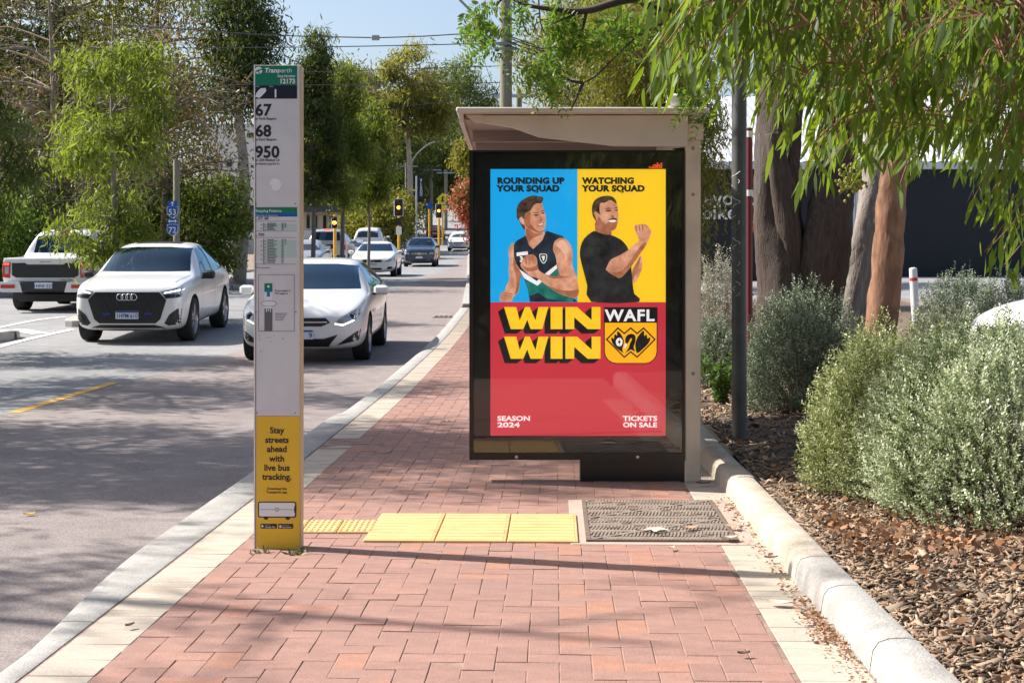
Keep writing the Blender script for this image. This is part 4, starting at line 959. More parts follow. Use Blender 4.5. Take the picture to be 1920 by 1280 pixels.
SUV = [(0, .36, .74, .84, .68, .54), (.05, .27, .85, .955, .82, .66), (.2, .21, .93, 1.035, .90, .75), (.55, .2, .985, 1.09, .935, .79), (1.05, .22, 1.02, 1.13, .945, .80), (1.32, .22, 1.035, 1.175, .945, .78), (1.70, .22, 1.05, 1.44, .945, .72), (2.05, .22, 1.055, 1.61, .945, .67), (2.6, .22, 1.06, 1.66, .945, .65), (3.2, .22, 1.07, 1.64, .945, .63), (3.75, .23, 1.08, 1.52, .94, .61), (4.2, .28, 1.07, 1.30, .92, .6), (4.5, .34, 1.03, 1.13, .88, .68), (4.64, .4, .95, 1.02, .82, .64), (4.69, .46, .88, .93, .72, .56)]
# --- white sports SUV coming towards the stop
suv, bv = make_car(dict(name='suv_car', label='white coupe style SUV with wide black honeycomb grille and four ring emblem', cat='car', L=4.69, W=1.89, paint='paint_white', st=SUV, axles=(.86, 3.68), wr=.375, cabin=True,
    ws=[(-.76, 1.17), (.76, 1.17), (.645, 1.55), (.3, 1.575), (-.3, 1.575), (-.645, 1.55)], wsx=(1.0, 2.9),
    sides=[[(1.62, 1.09), (2.62, 1.10), (2.62, 1.56), (2.2, 1.53)], [(2.72, 1.10), (3.55, 1.13), (3.55, 1.47), (3.2, 1.535), (2.72, 1.56)], [(3.62, 1.14), (4.0, 1.2), (3.62, 1.43)]],
    mir=(1.62, .93, 1.10, 'trim_black'), spokes=5, rim='alloy', tw=.255, seatx=(2.1, 3.0),
    patches=[('grille', [(-.52, .88), (-.64, .75), (-.54, .43), (-.46, .36), (.46, .36), (.54, .43), (.64, .75), (.52, .88)], 'front', 'trim_black', .006, False),
        ('headlight', [(.545, .89), (.63, .77), (.85, .79), (.905, .90), (.89, .97), (.72, .935)], 'front', 'lamp_lens', .008, True),
        ('headlight_shade', [(.585, .845), (.63, .775), (.84, .795), (.87, .845)], 'front', 'trim_black', .011, True),
        ('running_light', [(.60, .872), (.605, .857), (.87, .905), (.88, .93)], 'front', 'drl', .012, True),
        ('side_intake', [(.60, .36), (.66, .32), (.84, .34), (.87, .60), (.80, .60), (.68, .50)], 'front', 'trim_black', .007, True),
        ('intake_blade', [(.70, .37), (.80, .37), (.82, .50), (.76, .50)], 'front', 'trim_dark', .02, True),
        ('lower_lip', [(-.66, .24), (.66, .24), (.56, .30), (.44, .335), (-.44, .335), (-.56, .30)], 'front', 'trim_dark', .008, False),
        ('sunroof', [(2.35, -.40), (3.2, -.40), (3.2, .40), (2.35, .40)], 'top', 'trim_black', .004, False),
        ('sill_trim', [(1.3, .22), (3.2, .22), (3.2, .31), (1.3, .31)], 'sides', 'trim_dark', .006, False),
        ('door_seam', [(2.66, .35), (2.675, .35), (2.685, 1.07), (2.67, 1.07)], 'sides', 'seam', .002, False), ('door_seam', [(1.5, .4), (1.512, .4), (1.56, 1.05), (1.548, 1.05)], 'sides', 'seam', .002, False),
        ('door_handle', [(2.38, .93), (2.58, .94), (2.58, .965), (2.38, .955)], 'sides', 'paint_white', .03, False), ('door_handle', [(3.35, .95), (3.55, .96), (3.55, .985), (3.35, .975)], 'sides', 'paint_white', .03, False),
        ('window_trim', [(1.60, 1.062), (3.95, 1.15), (4.0, 1.18), (2.7, 1.098), (1.60, 1.085)], 'sides', 'trim_black', .005, False), ('pillar_trim', [(2.625, 1.09), (2.715, 1.09), (2.715, 1.575), (2.625, 1.575)], 'sides', 'trim_black', .005, False), ('bonnet_seam', strip_poly((.35, .72), (1.2, .80), .012), 'top', 'seam', .002, False), ('bonnet_seam', strip_poly((.35, -.72), (1.2, -.80), .012), 'top', 'seam', .002, False)]))
gx = -.02
for r_ in range(4):                                                   # honeycomb bars of the grille
    for q in range(-4, 5):
        y = q*.115+(.0575 if r_ % 2 else 0); z = .80-r_*.115
        if abs(y) > .5-.05*abs(r_-1): continue
        hit = bv.ray_cast(Vector((-5, y, z)), Vector((1, 0, 0)))[0]
        if hit is None: continue
        mb = MB(); mb.tube([(hit.x-.012, y+.05*math.cos(a*math.pi/3)*1.05, z+.052*math.sin(a*math.pi/3)) for a in range(7)], .0045, 4, False); mb.build('grille_cell', 'trim_dark', suv)
hx = bv.ray_cast(Vector((-5, 0, .79)), Vector((1, 0, 0)))[0].x
for k in range(4): torus_ring(.052, .008).build('emblem_ring', 'chrome', suv, (hx-.02, (k-1.5)*.075, .80), smooth=True)
plate_(suv, bv, 'front', .50, '1HPM·610')
for s in (-1, 1): MB().bbox((hx, s*.34, .52), (.03, .12, .05), .01).build('sensor', 'plate_blue', suv)
wh = MB(); wh.tube([(1.75+.05*math.sin(a*.3), .36+.18*math.cos(a*.3), 1.08+.17*math.sin(a*.3)) for a in range(22)], .014, 6, False); wh.build('steering_wheel', 'trim_dark', suv)
mb = MB(); mb.tube([(2.3, -.62, 1.28), (2.15, -.6, 1.12), (2.05, -.55, 1.02)], .03, 6); mb.build('seat_belt', 'seat_belt', suv)
park(suv, -6.6, 27.0)
# --- silver-white wagon nearest the stop
WAG = [(0, .40, .58, .66, .52, .40), (.04, .27, .66, .74, .70, .52), (.18, .2, .74, .84, .82, .64), (.5, .18, .83, .93, .895, .72), (.95, .19, .89, .99, .907, .76), (1.25, .2, .92, 1.03, .907, .75), (1.7, .2, .94, 1.26, .907, .68), (2.15, .2, .955, 1.425, .907, .60), (2.6, .2, .965, 1.47, .907, .58), (3.3, .2, .98, 1.465, .907, .57), (3.9, .2, 1.0, 1.42, .90, .56), (4.3, .24, 1.0, 1.32, .89, .56), (4.6, .3, .98, 1.12, .86, .6), (4.74, .36, .92, .98, .80, .6), (4.77, .42, .84, .88, .7, .54)]
wag, bw = make_car(dict(name='wagon_car', label='white wagon with swept back headlights driving in the red lane behind the bus stop sign', cat='car', L=4.77, W=1.815, paint='paint_white', st=WAG, axles=(.94, 3.71), wr=.335, cabin=True,
    ws=[(-.73, 1.03), (.73, 1.03), (.595, 1.36), (.3, 1.385), (-.3, 1.385), (-.595, 1.36)], wsx=(.9, 2.9),
    sides=[[(1.68, .99), (2.62, 1.0), (2.62, 1.38), (2.25, 1.36)], [(2.7, 1.0), (3.5, 1.02), (3.5, 1.37), (2.7, 1.385)], [(3.57, 1.03), (4.2, 1.08), (4.1, 1.28), (3.57, 1.36)]],
    mir=(1.62, .90, 1.0, 'paint_white'), spokes=10, rim='alloy', seatx=(2.05, 2.95),
    patches=[('upper_grille', [(-.42, .60), (-.30, .545), (.30, .545), (.42, .60), (.36, .665), (-.36, .665)], 'front', 'trim_black', .006, False),
        ('grille_bar', [(-.38, .597), (.38, .597), (.38, .615), (-.38, .615)], 'front', 'chrome', .014, False),
        ('lower_grille', [(-.40, .27), (.40, .27), (.53, .43), (.30, .36), (-.30, .36), (-.53, .43)], 'front', 'trim_black', .006, False),
        ('lower_grille', [(-.40, .25), (.40, .25), (.40, .37), (-.40, .37)], 'front', 'trim_black', .007, False),
        ('headlight', [(.46, .565), (.60, .545), (.76, .62), (.865, .78), (.85, .82), (.72, .76), (.55, .65)], 'front', 'lamp_lens', .007, True),
        ('running_light', [(.48, .572), (.60, .552), (.75, .622), (.745, .64), (.60, .575), (.49, .592)], 'front', 'drl', .012, True),
        ('fog_recess', [(.50, .27), (.80, .34), (.83, .50), (.78, .47)], 'front', 'trim_black', .007, True),
        ('door_seam', [(2.66, .35), (2.672, .35), (2.672, .98), (2.66, .98)], 'sides', 'seam', .002, False),
        ('window_trim', [(1.66, .965), (4.2, 1.045), (4.2, 1.075), (2.65, .995), (1.66, .985)], 'sides', 'trim_black', .005, False), ('pillar_trim', [(2.625, .99), (2.695, .99), (2.695, 1.395), (2.625, 1.395)], 'sides', 'trim_black', .005, False), ('pillar_trim', [(3.505, 1.01), (3.565, 1.01), (3.565, 1.375), (3.505, 1.375)], 'sides', 'trim_black', .005, False),
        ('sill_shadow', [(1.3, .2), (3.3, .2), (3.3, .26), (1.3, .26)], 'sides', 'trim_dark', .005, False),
        ('door_handle', [(2.36, .86), (2.56, .87), (2.56, .895), (2.36, .885)], 'sides', 'chrome', .03, False), ('door_handle', [(3.25, .88), (3.45, .89), (3.45, .915), (3.25, .905)], 'sides', 'chrome', .03, False)]))
for s in (-1, 1):
    h_ = bw.ray_cast(Vector((-5, s*.71, .68)), Vector((1, 0, 0)))[0]
    mb = MB(); mb.lathe([(.055, 0), (.058, .012), (.045, .016), (.03, .006), (0, .012)], 20, Matrix.Translation((h_.x-.004, s*.71, .685)) @ Matrix.Rotation(R(-90), 4, 'Y')); mb.build('lamp_projector', 'trim_black', wag, smooth='auto')
    mb = MB(); mb.tube([(h_.x-.02, s*.71+.045*math.cos(a*.35), .685+.045*math.sin(a*.35)) for a in range(19)], .006, 5, False); mb.build('lamp_ring', 'chrome', wag)
plate_(wag, bw, 'front', .43, '9', y0=0).name = 'number_plate'
for ch in bpy.data.objects['number_plate.001'].children if 'number_plate.001' in bpy.data.objects else []:
    if ch.name.startswith('lettering'): ch.location.y = -.15
for s in (-.35, .25): mb = MB(); mb.tube([(1.30, s+.1, 1.045), (1.36, s-.25, 1.075)], .008, 5); mb.build('wiper', 'trim_black', wag)
park(wag, -3.1, 23.0)
# --- white dual-cab pickup driving away
PCK = [(0, .5, .8, .92, .74, .6), (.1, .4, .92, 1.05, .86, .7), (.5, .36, 1.02, 1.13, .92, .78), (1.3, .36, 1.07, 1.18, .945, .8), (1.62, .36, 1.1, 1.24, .945, .78), (2.05, .36, 1.11, 1.62, .945, .68), (2.4, .36, 1.12, 1.79, .945, .63), (3.0, .36, 1.13, 1.82, .945, .62), (3.55, .36, 1.13, 1.79, .945, .62), (3.74, .36, 1.14, 1.74, .945, .625), (3.8, .36, 1.15, 1.28, .945, .80), (3.9, .38, 1.15, 1.19, .945, .86), (5.0, .48, 1.16, 1.185, .94, .88), (5.2, .52, 1.15, 1.175, .93, .88), (5.24, .54, 1.13, 1.16, .91, .87)]
pk, bp_ = make_car(dict(name='pickup_truck', label='white dual cab pickup seen from behind with black tailgate panel and red tail lights', cat='pickup', L=5.24, W=1.89, paint='paint_white', st=PCK, axles=(.95, 4.1), wr=.385, cabin=True,
    ws=[(-.74, 1.26), (.74, 1.26), (.6, 1.7), (-.6, 1.7)], wsx=(1.2, 3.0), rw=[(-.66, 1.27), (.66, 1.27), (.60, 1.64), (-.60, 1.64)], rwx=(3.0, 4.4),
    sides=[[(1.95, 1.17), (2.75, 1.18), (2.75, 1.70), (2.4, 1.68)], [(2.83, 1.18), (3.55, 1.19), (3.45, 1.70), (2.83, 1.71)]], mir=(1.9, .95, 1.22, 'paint_white'), spokes=6, rim='alloy_dark', tw=.265, archgap=.09, seatx=(2.3, 3.0),
    patches=[('tailgate_panel', [(-.70, 1.06), (-.42, 1.065), (-.38, 1.03), (.38, 1.03), (.42, 1.065), (.70, 1.06), (.70, .80), (.62, .75), (-.62, .75), (-.70, .80)], 'rear', 'trim_black', .012, False),
        ('tail_light', [(.725, 1.08), (.90, 1.08), (.91, .76), (.74, .74)], 'rear', 'lamp_red', .012, True), ('tail_lamp_lens', [(.76, 1.0), (.85, 1.0), (.85, .83), (.77, .83)], 'rear', 'lamp_lens', .016, True), ('stop_lamp', [(.75, 1.065), (.88, 1.065), (.88, 1.02), (.76, 1.02)], 'rear', 'lamp_lit', .017, True)]))
MB().bbox((5.235, 0, 1.10), (.04, .26, .035), .008).build('tailgate_handle', 'chrome', pk)
MB().bbox((3.79, 0, 1.715), (.05, .3, .035), .008).build('high_stop_lamp', 'lamp_lit', pk)
bmp = MB().bbox((5.27, 0, .56), (.2, 1.1, .22), .03).build('rear_bumper', 'trim_dark', pk)
for s in (-1, 1):
    mb = MB(); mb.prism([(s*.50, .66), (s*.95, .66), (s*.95, .5), (s*.88, .44), (s*.44, .44)], .24, 'x', 5.15); c_ = mb.build('bumper_corner', 'paint_white', bmp)
    MB().box((5.4, s*.74, .565), (.012, .3, .075)).build('reflector', 'lamp_red', c_)
    MB().box((4.55, s*.76, .42), (.03, .26, .36)).build('mud_flap', 'trim_dark', pk)
MB().box((5.374, 0, .585), (.008, .372, .13)).build('number_plate', 'plate_white', pk)
text('1HNI·225', (5.380, 0, .54), .105, 'plate_blue', pk, rot=(R(90), 0, R(90)), bold=.012, align='CENTER')
text('LDV T60', (5.262, .45, .685), .05, 'trim_black', pk, rot=(R(90), 0, R(90)), bold=.01, align='CENTER', sx=1.3)
mb = MB(); mb.lathe([(0, -.16), (.13, -.12), (.16, 0), (.13, .12), (0, .16)], 12, Matrix.Translation((4.1, 0, .36))); mb.tube([(4.1, -.75, .38), (4.1, .75, .38)], .05, 8); mb.build('rear_axle', 'trim_dark', pk)
MB().box((4.95, 0, .5), (.5, 1.2, .14)).build('tow_bar', 'trim_dark', pk)
park(pk, XP(92, 35)-.02, 35.0, True, 5.24, .0)
# --- generic cars farther up the road
def scale_st(st, L, Wd, H):
    l0 = st[-1][0]; w0 = max(s[4] for s in st); h0 = max(s[3] for s in st)
    return [(x*L/l0, zb, zl*H/h0, zt*H/h0, w_*Wd/2/w0, wr*Wd/2/w0) for x, zb, zl, zt, w_, wr in st]
def facing(name, label, cat, paint, L, Wd, H, base, cabin, patches, spokes=8, mircol=None, group=None):
    st = scale_st(base, L, Wd, H); fx = L/base[-1][0]; fw = Wd/2/max(s[4] for s in base); fz_ = H/max(s[3] for s in base)
    sed = base is SEDAN
    ws = [(-.73*fw, 1.04*fz_), (.73*fw, 1.04*fz_), (.585*fw, 1.345*fz_), (-.585*fw, 1.345*fz_)] if base in (WAG, SEDAN) else [(-.76*fw, 1.16*fz_), (.76*fw, 1.16*fz_), (.60*fw, 1.555*fz_), (-.60*fw, 1.555*fz_)]
    sides = [[(1.68*fx, .99*fz_), (2.62*fx, 1.0*fz_), (2.62*fx, 1.36*fz_), (2.25*fx, 1.34*fz_)], [(2.7*fx, 1.0*fz_), (3.45*fx, 1.02*fz_), (3.2*fx, 1.34*fz_), (2.7*fx, 1.365*fz_)]] if base in (WAG, SEDAN) else [[(1.62*fx, 1.09*fz_), (2.62*fx, 1.10*fz_), (2.62*fx, 1.56*fz_), (2.2*fx, 1.53*fz_)], [(2.72*fx, 1.10*fz_), (3.55*fx, 1.13*fz_), (3.55*fx, 1.5*fz_), (2.72*fx, 1.56*fz_)]]
    rwin = [(-.58*fw, 1.10*fz_), (.58*fw, 1.10*fz_), (.54*fw, 1.36*fz_), (-.54*fw, 1.36*fz_)] if base in (WAG, SEDAN) else [(-.66*fw, 1.16*fz_), (.66*fw, 1.16*fz_), (.58*fw, 1.53*fz_), (-.58*fw, 1.53*fz_)]
    S = dict(name=name, label=label, cat=cat, L=L, W=Wd, paint=paint, st=st, axles=(.93*fx, 3.7*fx), wr=.325 if base in (WAG, SEDAN) else .35, cabin=cabin, ws=ws, wsx=(.9, 2.9), sides=sides, rw=rwin, rwx=(3.2, 6), mir=(1.6*fx, .90*fw, (1.0 if base in (WAG, SEDAN) else 1.12)*fz_, mircol or paint), spokes=spokes, patches=patches, group=group)
    return make_car(S)
SEDAN = [s if s[0] < 3.2 else None for s in WAG]; SEDAN = [s for s in SEDAN if s]+[(3.3, .2, .98, 1.42, .90, .57), (3.85, .2, .99, 1.20, .90, .60), (4.15, .22, 1.0, 1.09, .89, .68), (4.6, .3, .97, 1.05, .86, .68), (4.74, .36, .9, .96, .80, .6), (4.77, .42, .82, .86, .7, .54)]
BOX = [(0, .42, .72, .8, .66, .5), (.05, .32, .82, .92, .80, .62), (.2, .27, .9, 1.0, .88, .72), (.6, .26, .98, 1.06, .93, .78), (1.1, .26, 1.02, 1.12, .945, .79), (1.35, .26, 1.04, 1.17, .945, .77), (1.72, .26, 1.05, 1.46, .945, .70), (2.05, .26, 1.06, 1.62, .945, .66), (2.6, .26, 1.07, 1.66, .945, .65), (3.4, .26, 1.08, 1.66, .945, .65), (4.2, .28, 1.08, 1.64, .935, .64), (4.5, .34, 1.07, 1.58, .92, .64), (4.62, .42, 1.05, 1.30, .91, .72), (4.66, .44, 1.0, 1.1, .90, .78), (4.69, .46, .9, .96, .88, .76)]
cm, bc = facing('sedan_car', 'white sedan with oval grille badge and roof rails waiting behind the white wagon', 'car', 'paint_white', 4.8, 1.82, 1.47, SEDAN, True, [
    ('grille', [(-.40, .62), (-.36, .70), (.36, .70), (.40, .62), (.3, .59), (-.3, .59)], 'front', 'trim_black', .006, False), ('lower_grille', [(-.36, .28), (.36, .28), (.38, .36), (-.38, .36)], 'front', 'trim_black', .006, False),
    ('headlight', [(.48, .62), (.62, .60), (.86, .66), (.86, .78), (.66, .73)], 'front', 'lamp_lens', .007, True), ('fog_recess', [(.56, .30), (.80, .32), (.82, .42), (.62, .41)], 'front', 'trim_black', .007, True)])
torus_ring(.05, .009, 18, 1.5).build('emblem_ring', 'chrome', cm, (bc.ray_cast(Vector((-5, 0, .645)), Vector((1, 0, 0)))[0].x-.02, 0, .645), smooth=True)
plate_(cm, bc, 'front', .46, None)
for s in (-1, 1): mb = MB(); mb.tube([(2.0, s*.54, 1.45), (2.1, s*.54, 1.5), (3.1, s*.52, 1.49), (3.2, s*.52, 1.42)], .014, 6); mb.build('roof_rail', 'trim_black', cm)
park(cm, XP(702, 67), 66.0)
tg, bt = facing('compact_suv', 'dark blue compact SUV with chrome slatted grille beside the white sedan', 'car', 'paint_navy', 4.43, 1.81, 1.68, SUV[:11]+BOX[11:], True, [
    ('grille', [(-.46, .70), (-.42, .82), (.42, .82), (.46, .70), (.36, .66), (-.36, .66)], 'front', 'trim_black', .006, False), ('grille_bar', [(-.44, .775), (.44, .775), (.44, .795), (-.44, .795)], 'front', 'chrome', .012, False), ('grille_bar', [(-.44, .715), (.44, .715), (.44, .735), (-.44, .735)], 'front', 'chrome', .012, False),
    ('headlight', [(.52, .70), (.78, .72), (.86, .86), (.56, .83)], 'front', 'lamp_lens', .007, True), ('lower_grille', [(-.5, .32), (.5, .32), (.46, .46), (-.46, .46)], 'front', 'trim_dark', .006, False), ('fog_recess', [(.58, .36), (.82, .38), (.82, .50), (.6, .48)], 'front', 'trim_dark', .006, True)])
torus_ring(.065, .01).build('emblem_ring', 'chrome', tg, (bt.ray_cast(Vector((-5, 0, .75)), Vector((1, 0, 0)))[0].x-.02, 0, .75), smooth=True)
plate_(tg, bt, 'front', .56, None)
for s in (-1, 1): mb = MB(); mb.tube([(2.0, s*.58, 1.64), (2.1, s*.58, 1.70), (3.5, s*.56, 1.69), (3.6, s*.56, 1.60)], .016, 6); mb.build('roof_rail', 'trim_black', tg)
park(tg, XP(786, 91), 91.0)
fr_p = [('grille', [(-.34, .60), (.34, .60), (.36, .68), (-.36, .68)], 'front', 'trim_black', .006, False), ('headlight', [(.46, .60), (.84, .63), (.84, .76), (.5, .72)], 'front', 'lamp_lens', .007, True), ('lower_grille', [(-.5, .26), (.5, .26), (.5, .34), (-.5, .34)], 'front', 'trim_black', .006, False)]
o, b_ = facing('wagon_car', 'small white wagon far up the road beside the red flowering shrub', 'car', 'paint_white', 4.5, 1.75, 1.5, WAG, False, fr_p); plate_(o, b_, 'front', .44, None); park(o, XP(861, 126), 125)
rear_p = lambda fz_=1: [('tail_light', [(.60, .70*fz_), (.86, .72*fz_), (.86, .86*fz_), (.62, .84*fz_)], 'rear', 'lamp_red', .008, True), ('plate_recess', [(-.2, .62*fz_), (.2, .62*fz_), (.2, .76*fz_), (-.2, .76*fz_)], 'rear', 'plate_white', .012, False)]
o, b_ = facing('sedan_car', 'red sedan driving away far up the hill', 'car', 'paint_red', 4.6, 1.8, 1.46, SEDAN, False, rear_p()); park(o, XP(817, 158), 156, True, 4.6)
o, b_ = facing('offroad_car', 'silver boxy off road wagon seen from behind left of the white sedan', 'car', 'paint_silver', 4.7, 1.88, 1.86, BOX, True, [
    ('tail_light', [(.78, .86), (.89, .86), (.90, 1.22), (.80, 1.22)], 'rear', 'lamp_red', .01, True), ('stop_lamp', [(.79, 1.1), (.885, 1.1), (.885, 1.2), (.80, 1.2)], 'rear', 'lamp_lit', .014, True), ('plate_recess', [(-.34, .92), (.34, .92), (.34, 1.12), (-.34, 1.12)], 'rear', 'trim_black', .01, False), ('rear_bumper', [(-.86, .5), (.86, .5), (.86, .62), (-.86, .62)], 'rear', 'trim_dark', .02, False)])
plate_(o, b_, 'rear', 1.0, None); MB().bbox((4.55, 0, 1.80), (.05, .3, .05), .01).build('high_stop_lamp', 'lamp_lit', o); park(o, XP(613, 76), 76, True, 4.7, .2)
o, b_ = facing('hatchback_car', 'pale blue hatchback partly hidden by the bus stop sign and a tree trunk', 'car', 'paint_silver', 4.2, 1.75, 1.48, WAG, False, fr_p); park(o, XP(566, 64), 63, dz=.05)
o, b_ = facing('sedan_car', 'grey white sedan between the off road wagon and the waiting sedan', 'car', 'paint_silver', 4.6, 1.8, 1.46, SEDAN, False, fr_p); park(o, XP(658, 86), 85, dz=.1)
o, b_ = facing('sedan_car', 'dark blue sedan behind the yellow signal post', 'car', 'paint_blue', 4.6, 1.8, 1.46, SEDAN, False, fr_p); park(o, XP(742, 118), 117, dz=.2)
vn, b_ = facing('delivery_van', 'white van seen from behind with wide dark rear window', 'van', 'paint_white', 4.7, 1.8, 1.95, BOX, False, rear_p(1.1)); park(vn, XP(690, 97), 97, True, 4.7, .25)
o, b_ = facing('sedan_car', 'white car half hidden behind the silver shrub beside the car park', 'car', 'paint_white', 4.6, 1.8, 1.46, SEDAN, False, fr_p)
o.location = (4.32, 14.2, .215); o.rotation_euler = (0, 0, R(4))
# --- the driver
mat('skin', (.42, .24, .17), .55); mat('shirt_dark', (.04, .045, .06), .8); mat('hair_dark', (.03, .022, .018), .6)
def figure(verts, edges, rad, m, parent=None, name='person', sub=2):
    me = bpy.data.meshes.new(name); me.from_pydata(verts, edges, []); o = tmp(me)
    md = o.modifiers.new('k', 'SKIN'); sv = me.skin_vertices[0].data
    for i, r_ in enumerate(rad): sv[i].radius = (r_, r_) if not isinstance(r_, tuple) else r_
    sv[0].use_root = True; md.use_smooth_shade = True
    s_ = o.modifiers.new('s', 'SUBSURF'); s_.levels = s_.render_levels = sub
    r = ev_mesh(o); bpy.data.objects.remove(o); r.materials.clear(); r.materials.append(M(m)); r.shade_smooth(); r.name = name; return r
dv = [(0, 0, .0), (.02, 0, .2), (.04, 0, .42), (.03, 0, .52), (.02, 0, .60), (0, 0, .70), (0, 0, .80), (.05, -.19, .46), (-.12, -.25, .24), (-.36, -.14, .30), (-.42, -.12, .33), (.05, .19, .46), (-.12, .25, .24), (-.36, .14, .34), (-.42, .12, .37)]
de = [(0, 1), (1, 2), (2, 3), (3, 4), (4, 5), (5, 6), (2, 7), (7, 8), (8, 9), (9, 10), (2, 11), (11, 12), (12, 13), (13, 14)]
dr = [.15, (.17, .13), (.17, .12), .06, .055, .095, .08, .07, .05, .035, .04, .07, .05, .035, .04]
pm_ = figure(dv, de, dr, 'shirt_dark'); pm_.materials.append(M('skin')); pm_.materials.append(M('hair_dark'))
for p in pm_.polygons:
    c = p.center
    if c.z > .54: p.material_index = 2 if (c.z > .80 or c.x > .04 and c.z > .66) else 1
    elif c.x < -.27: p.material_index = 1
per = link('person', pm_); tag(per, 'driver in dark top holding the steering wheel of the white SUV', 'person')
wp = Matrix.LocRotScale(suv.location, suv.rotation_euler.to_quaternion(), suv.scale) @ Vector((2.15, .37, .62)); per.location = wp; per.rotation_euler = suv.rotation_euler
# ================================================================ plants
mat('bark_grey', (.16, .13, .11), .9, var=.4, vscale=5, bump=1, bscale=14, stretch=(6, 6, .8), col2=(.30, .26, .23))
mat('bark_dark', (.03, .022, .018), .9, bump=1, bscale=16, stretch=(7, 7, .7), col2=(.105, .075, .058), vscale=6)
mat('bark_red', (.12, .052, .03), .85, bump=1, bscale=9, stretch=(3, 3, .8), col2=(.31, .16, .092), vscale=4, stain=((.09, .045, .03), 4.5, .85))
mat('bark_pale', (.40, .34, .28), .8, var=.2, vscale=3, bump=.4, bscale=10)
mat('twig_brown', (.25, .20, .155), .9, var=.3, vscale=4)
mat('branch_dark', (.05, .035, .03), .8)
mat('twig_red', (.24, .11, .05), .7)
leafmat('gum_near', [(.025, .055, .012), (.05, .10, .018), (.085, .15, .025), (.13, .195, .032), (.12, .16, .09)], .45, (.32, .46, .025), .32)
leafmat('gum_mid', [(.016, .03, .008), (.06, .10, .018), (.15, .20, .035), (.23, .27, .05), (.28, .31, .15)], .45, (.32, .40, .03), .32)
leafmat('gum_dark', [(.010, .02, .008), (.03, .055, .018), (.09, .125, .03), (.14, .17, .08)], .38, (.2, .26, .03))
leafmat('gum_olive', [(.022, .03, .008), (.10, .115, .03), (.24, .24, .06), (.28, .26, .12)], .45, (.42, .40, .05))
leafmat('leaf_gold', [(.10, .13, .02), (.16, .18, .025), (.22, .20, .03), (.09, .13, .03), (.30, .22, .04)], .4, (.3, .28, .03))
leafmat('leaf_bright', [(.05, .12, .02), (.08, .17, .025), (.14, .22, .03), (.30, .28, .03)], .4, (.2, .36, .03))
leafmat('leaf_autumn', [(.03, .04, .012), (.10, .11, .03), (.15, .15, .04), (.20, .13, .05), (.34, .17, .04)], .35)
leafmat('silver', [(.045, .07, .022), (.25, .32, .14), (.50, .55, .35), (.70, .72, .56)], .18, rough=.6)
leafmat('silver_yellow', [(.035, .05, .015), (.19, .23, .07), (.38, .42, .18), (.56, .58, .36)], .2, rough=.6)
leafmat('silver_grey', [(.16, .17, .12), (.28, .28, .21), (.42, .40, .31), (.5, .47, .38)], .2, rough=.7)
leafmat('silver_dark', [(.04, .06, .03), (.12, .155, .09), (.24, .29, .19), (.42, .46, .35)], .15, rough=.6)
leafmat('red_flower', [(.12, .17, .03), (.16, .2, .04), (.62, .10, .06), (.70, .18, .12), (.75, .28, .2)], .3)
leafmat('fern', [(.05, .10, .02), (.08, .14, .03), (.12, .19, .05)], .3, (.14, .24, .04))
# ---- left of the road: gums on the median strip, two in view, the others throw the dapple on the road
def gum(name, label, X, Y, H, cr, leaf='gum_mid', z0=None, nclump=70, per=190, ln=.15, base=.30, seed=0, tr=.075, group=None, spread=.3, lean=0, bark='bark_grey', wd=.15, taper=.55):
    random.seed(seed)
    z = (gr(Y)+.12) if z0 is None else z0
    tk = [(0, 0, -.1, tr), (lean*.2, 0, H*.3, tr*.85), (lean*.6, .1, H*.62, tr*.55), (lean, 0, H*.93, tr*.2)]
    e = [(lean*.8, 0, H*(base+.62*(1-base)), cr*taper*1.1, cr*taper*1.1, H*(1-base)*.40, .8), (lean*.4, 0, H*(base+.30*(1-base)), cr, cr, H*(1-base)*.32, 1.4)]
    return tree(name, label, (X, Y, z), tk, e, leaf, bark, group, nclump, per, ln, wd, 1.15, spread)
GL = 'gum trees on the median strip'
random.seed(3)
tree('gum_tree', 'young gum with drooping bright leaves behind the white SUV', (XP(212, 33), 33, gr(33)+.12), [(0, 0, -.1, .075), (.03, 0, 2, .065), (-.05, .1, 4.2, .04), (0, 0, 6.2, .015)], [(.05, 0, 4.75, 1.15, 1.1, 1.1, 1.3), (-.15, 0, 3.3, 1.3, 1.2, 1.0, 1.4), (-.35, 0, 1.9, .95, .9, .8, .8)], 'gum_mid', 'bark_grey', GL, 62, 190, .2, .17, 1.1, .22)
gum('gum_tree', 'drooping dark gum beside the traffic island left of the pickup', -9.15, 24.5, 7.2, 1.6, 'gum_dark', nclump=70, per=190, base=.14, seed=5, ln=.2, spread=.22, group=GL)
for k, (x, y, h_, cr_, nc, pr_) in enumerate(((-9.9, 20.5, 9.0, 2.2, 70, 200), (-10.0, 14.9, 11.5, 2.7, 130, 260), (-10.0, 9.3, 11.5, 2.3, 20, 150), (-10.1, 3.6, 10.5, 2.3, 14, 150))):
    gum('gum_tree', ['tall median gum just outside the view beside the yellow line', 'tallest dense median gum standing level with the shelter', 'thin crowned median gum standing level with the bus stop sign', 'thin crowned median gum standing nearest the photographer'][k], x, y, h_, cr_, 'gum_mid', nclump=nc, per=pr_, ln=.21, base=.33, seed=20+k, group=GL, spread=.32, tr=.13, taper=.8)
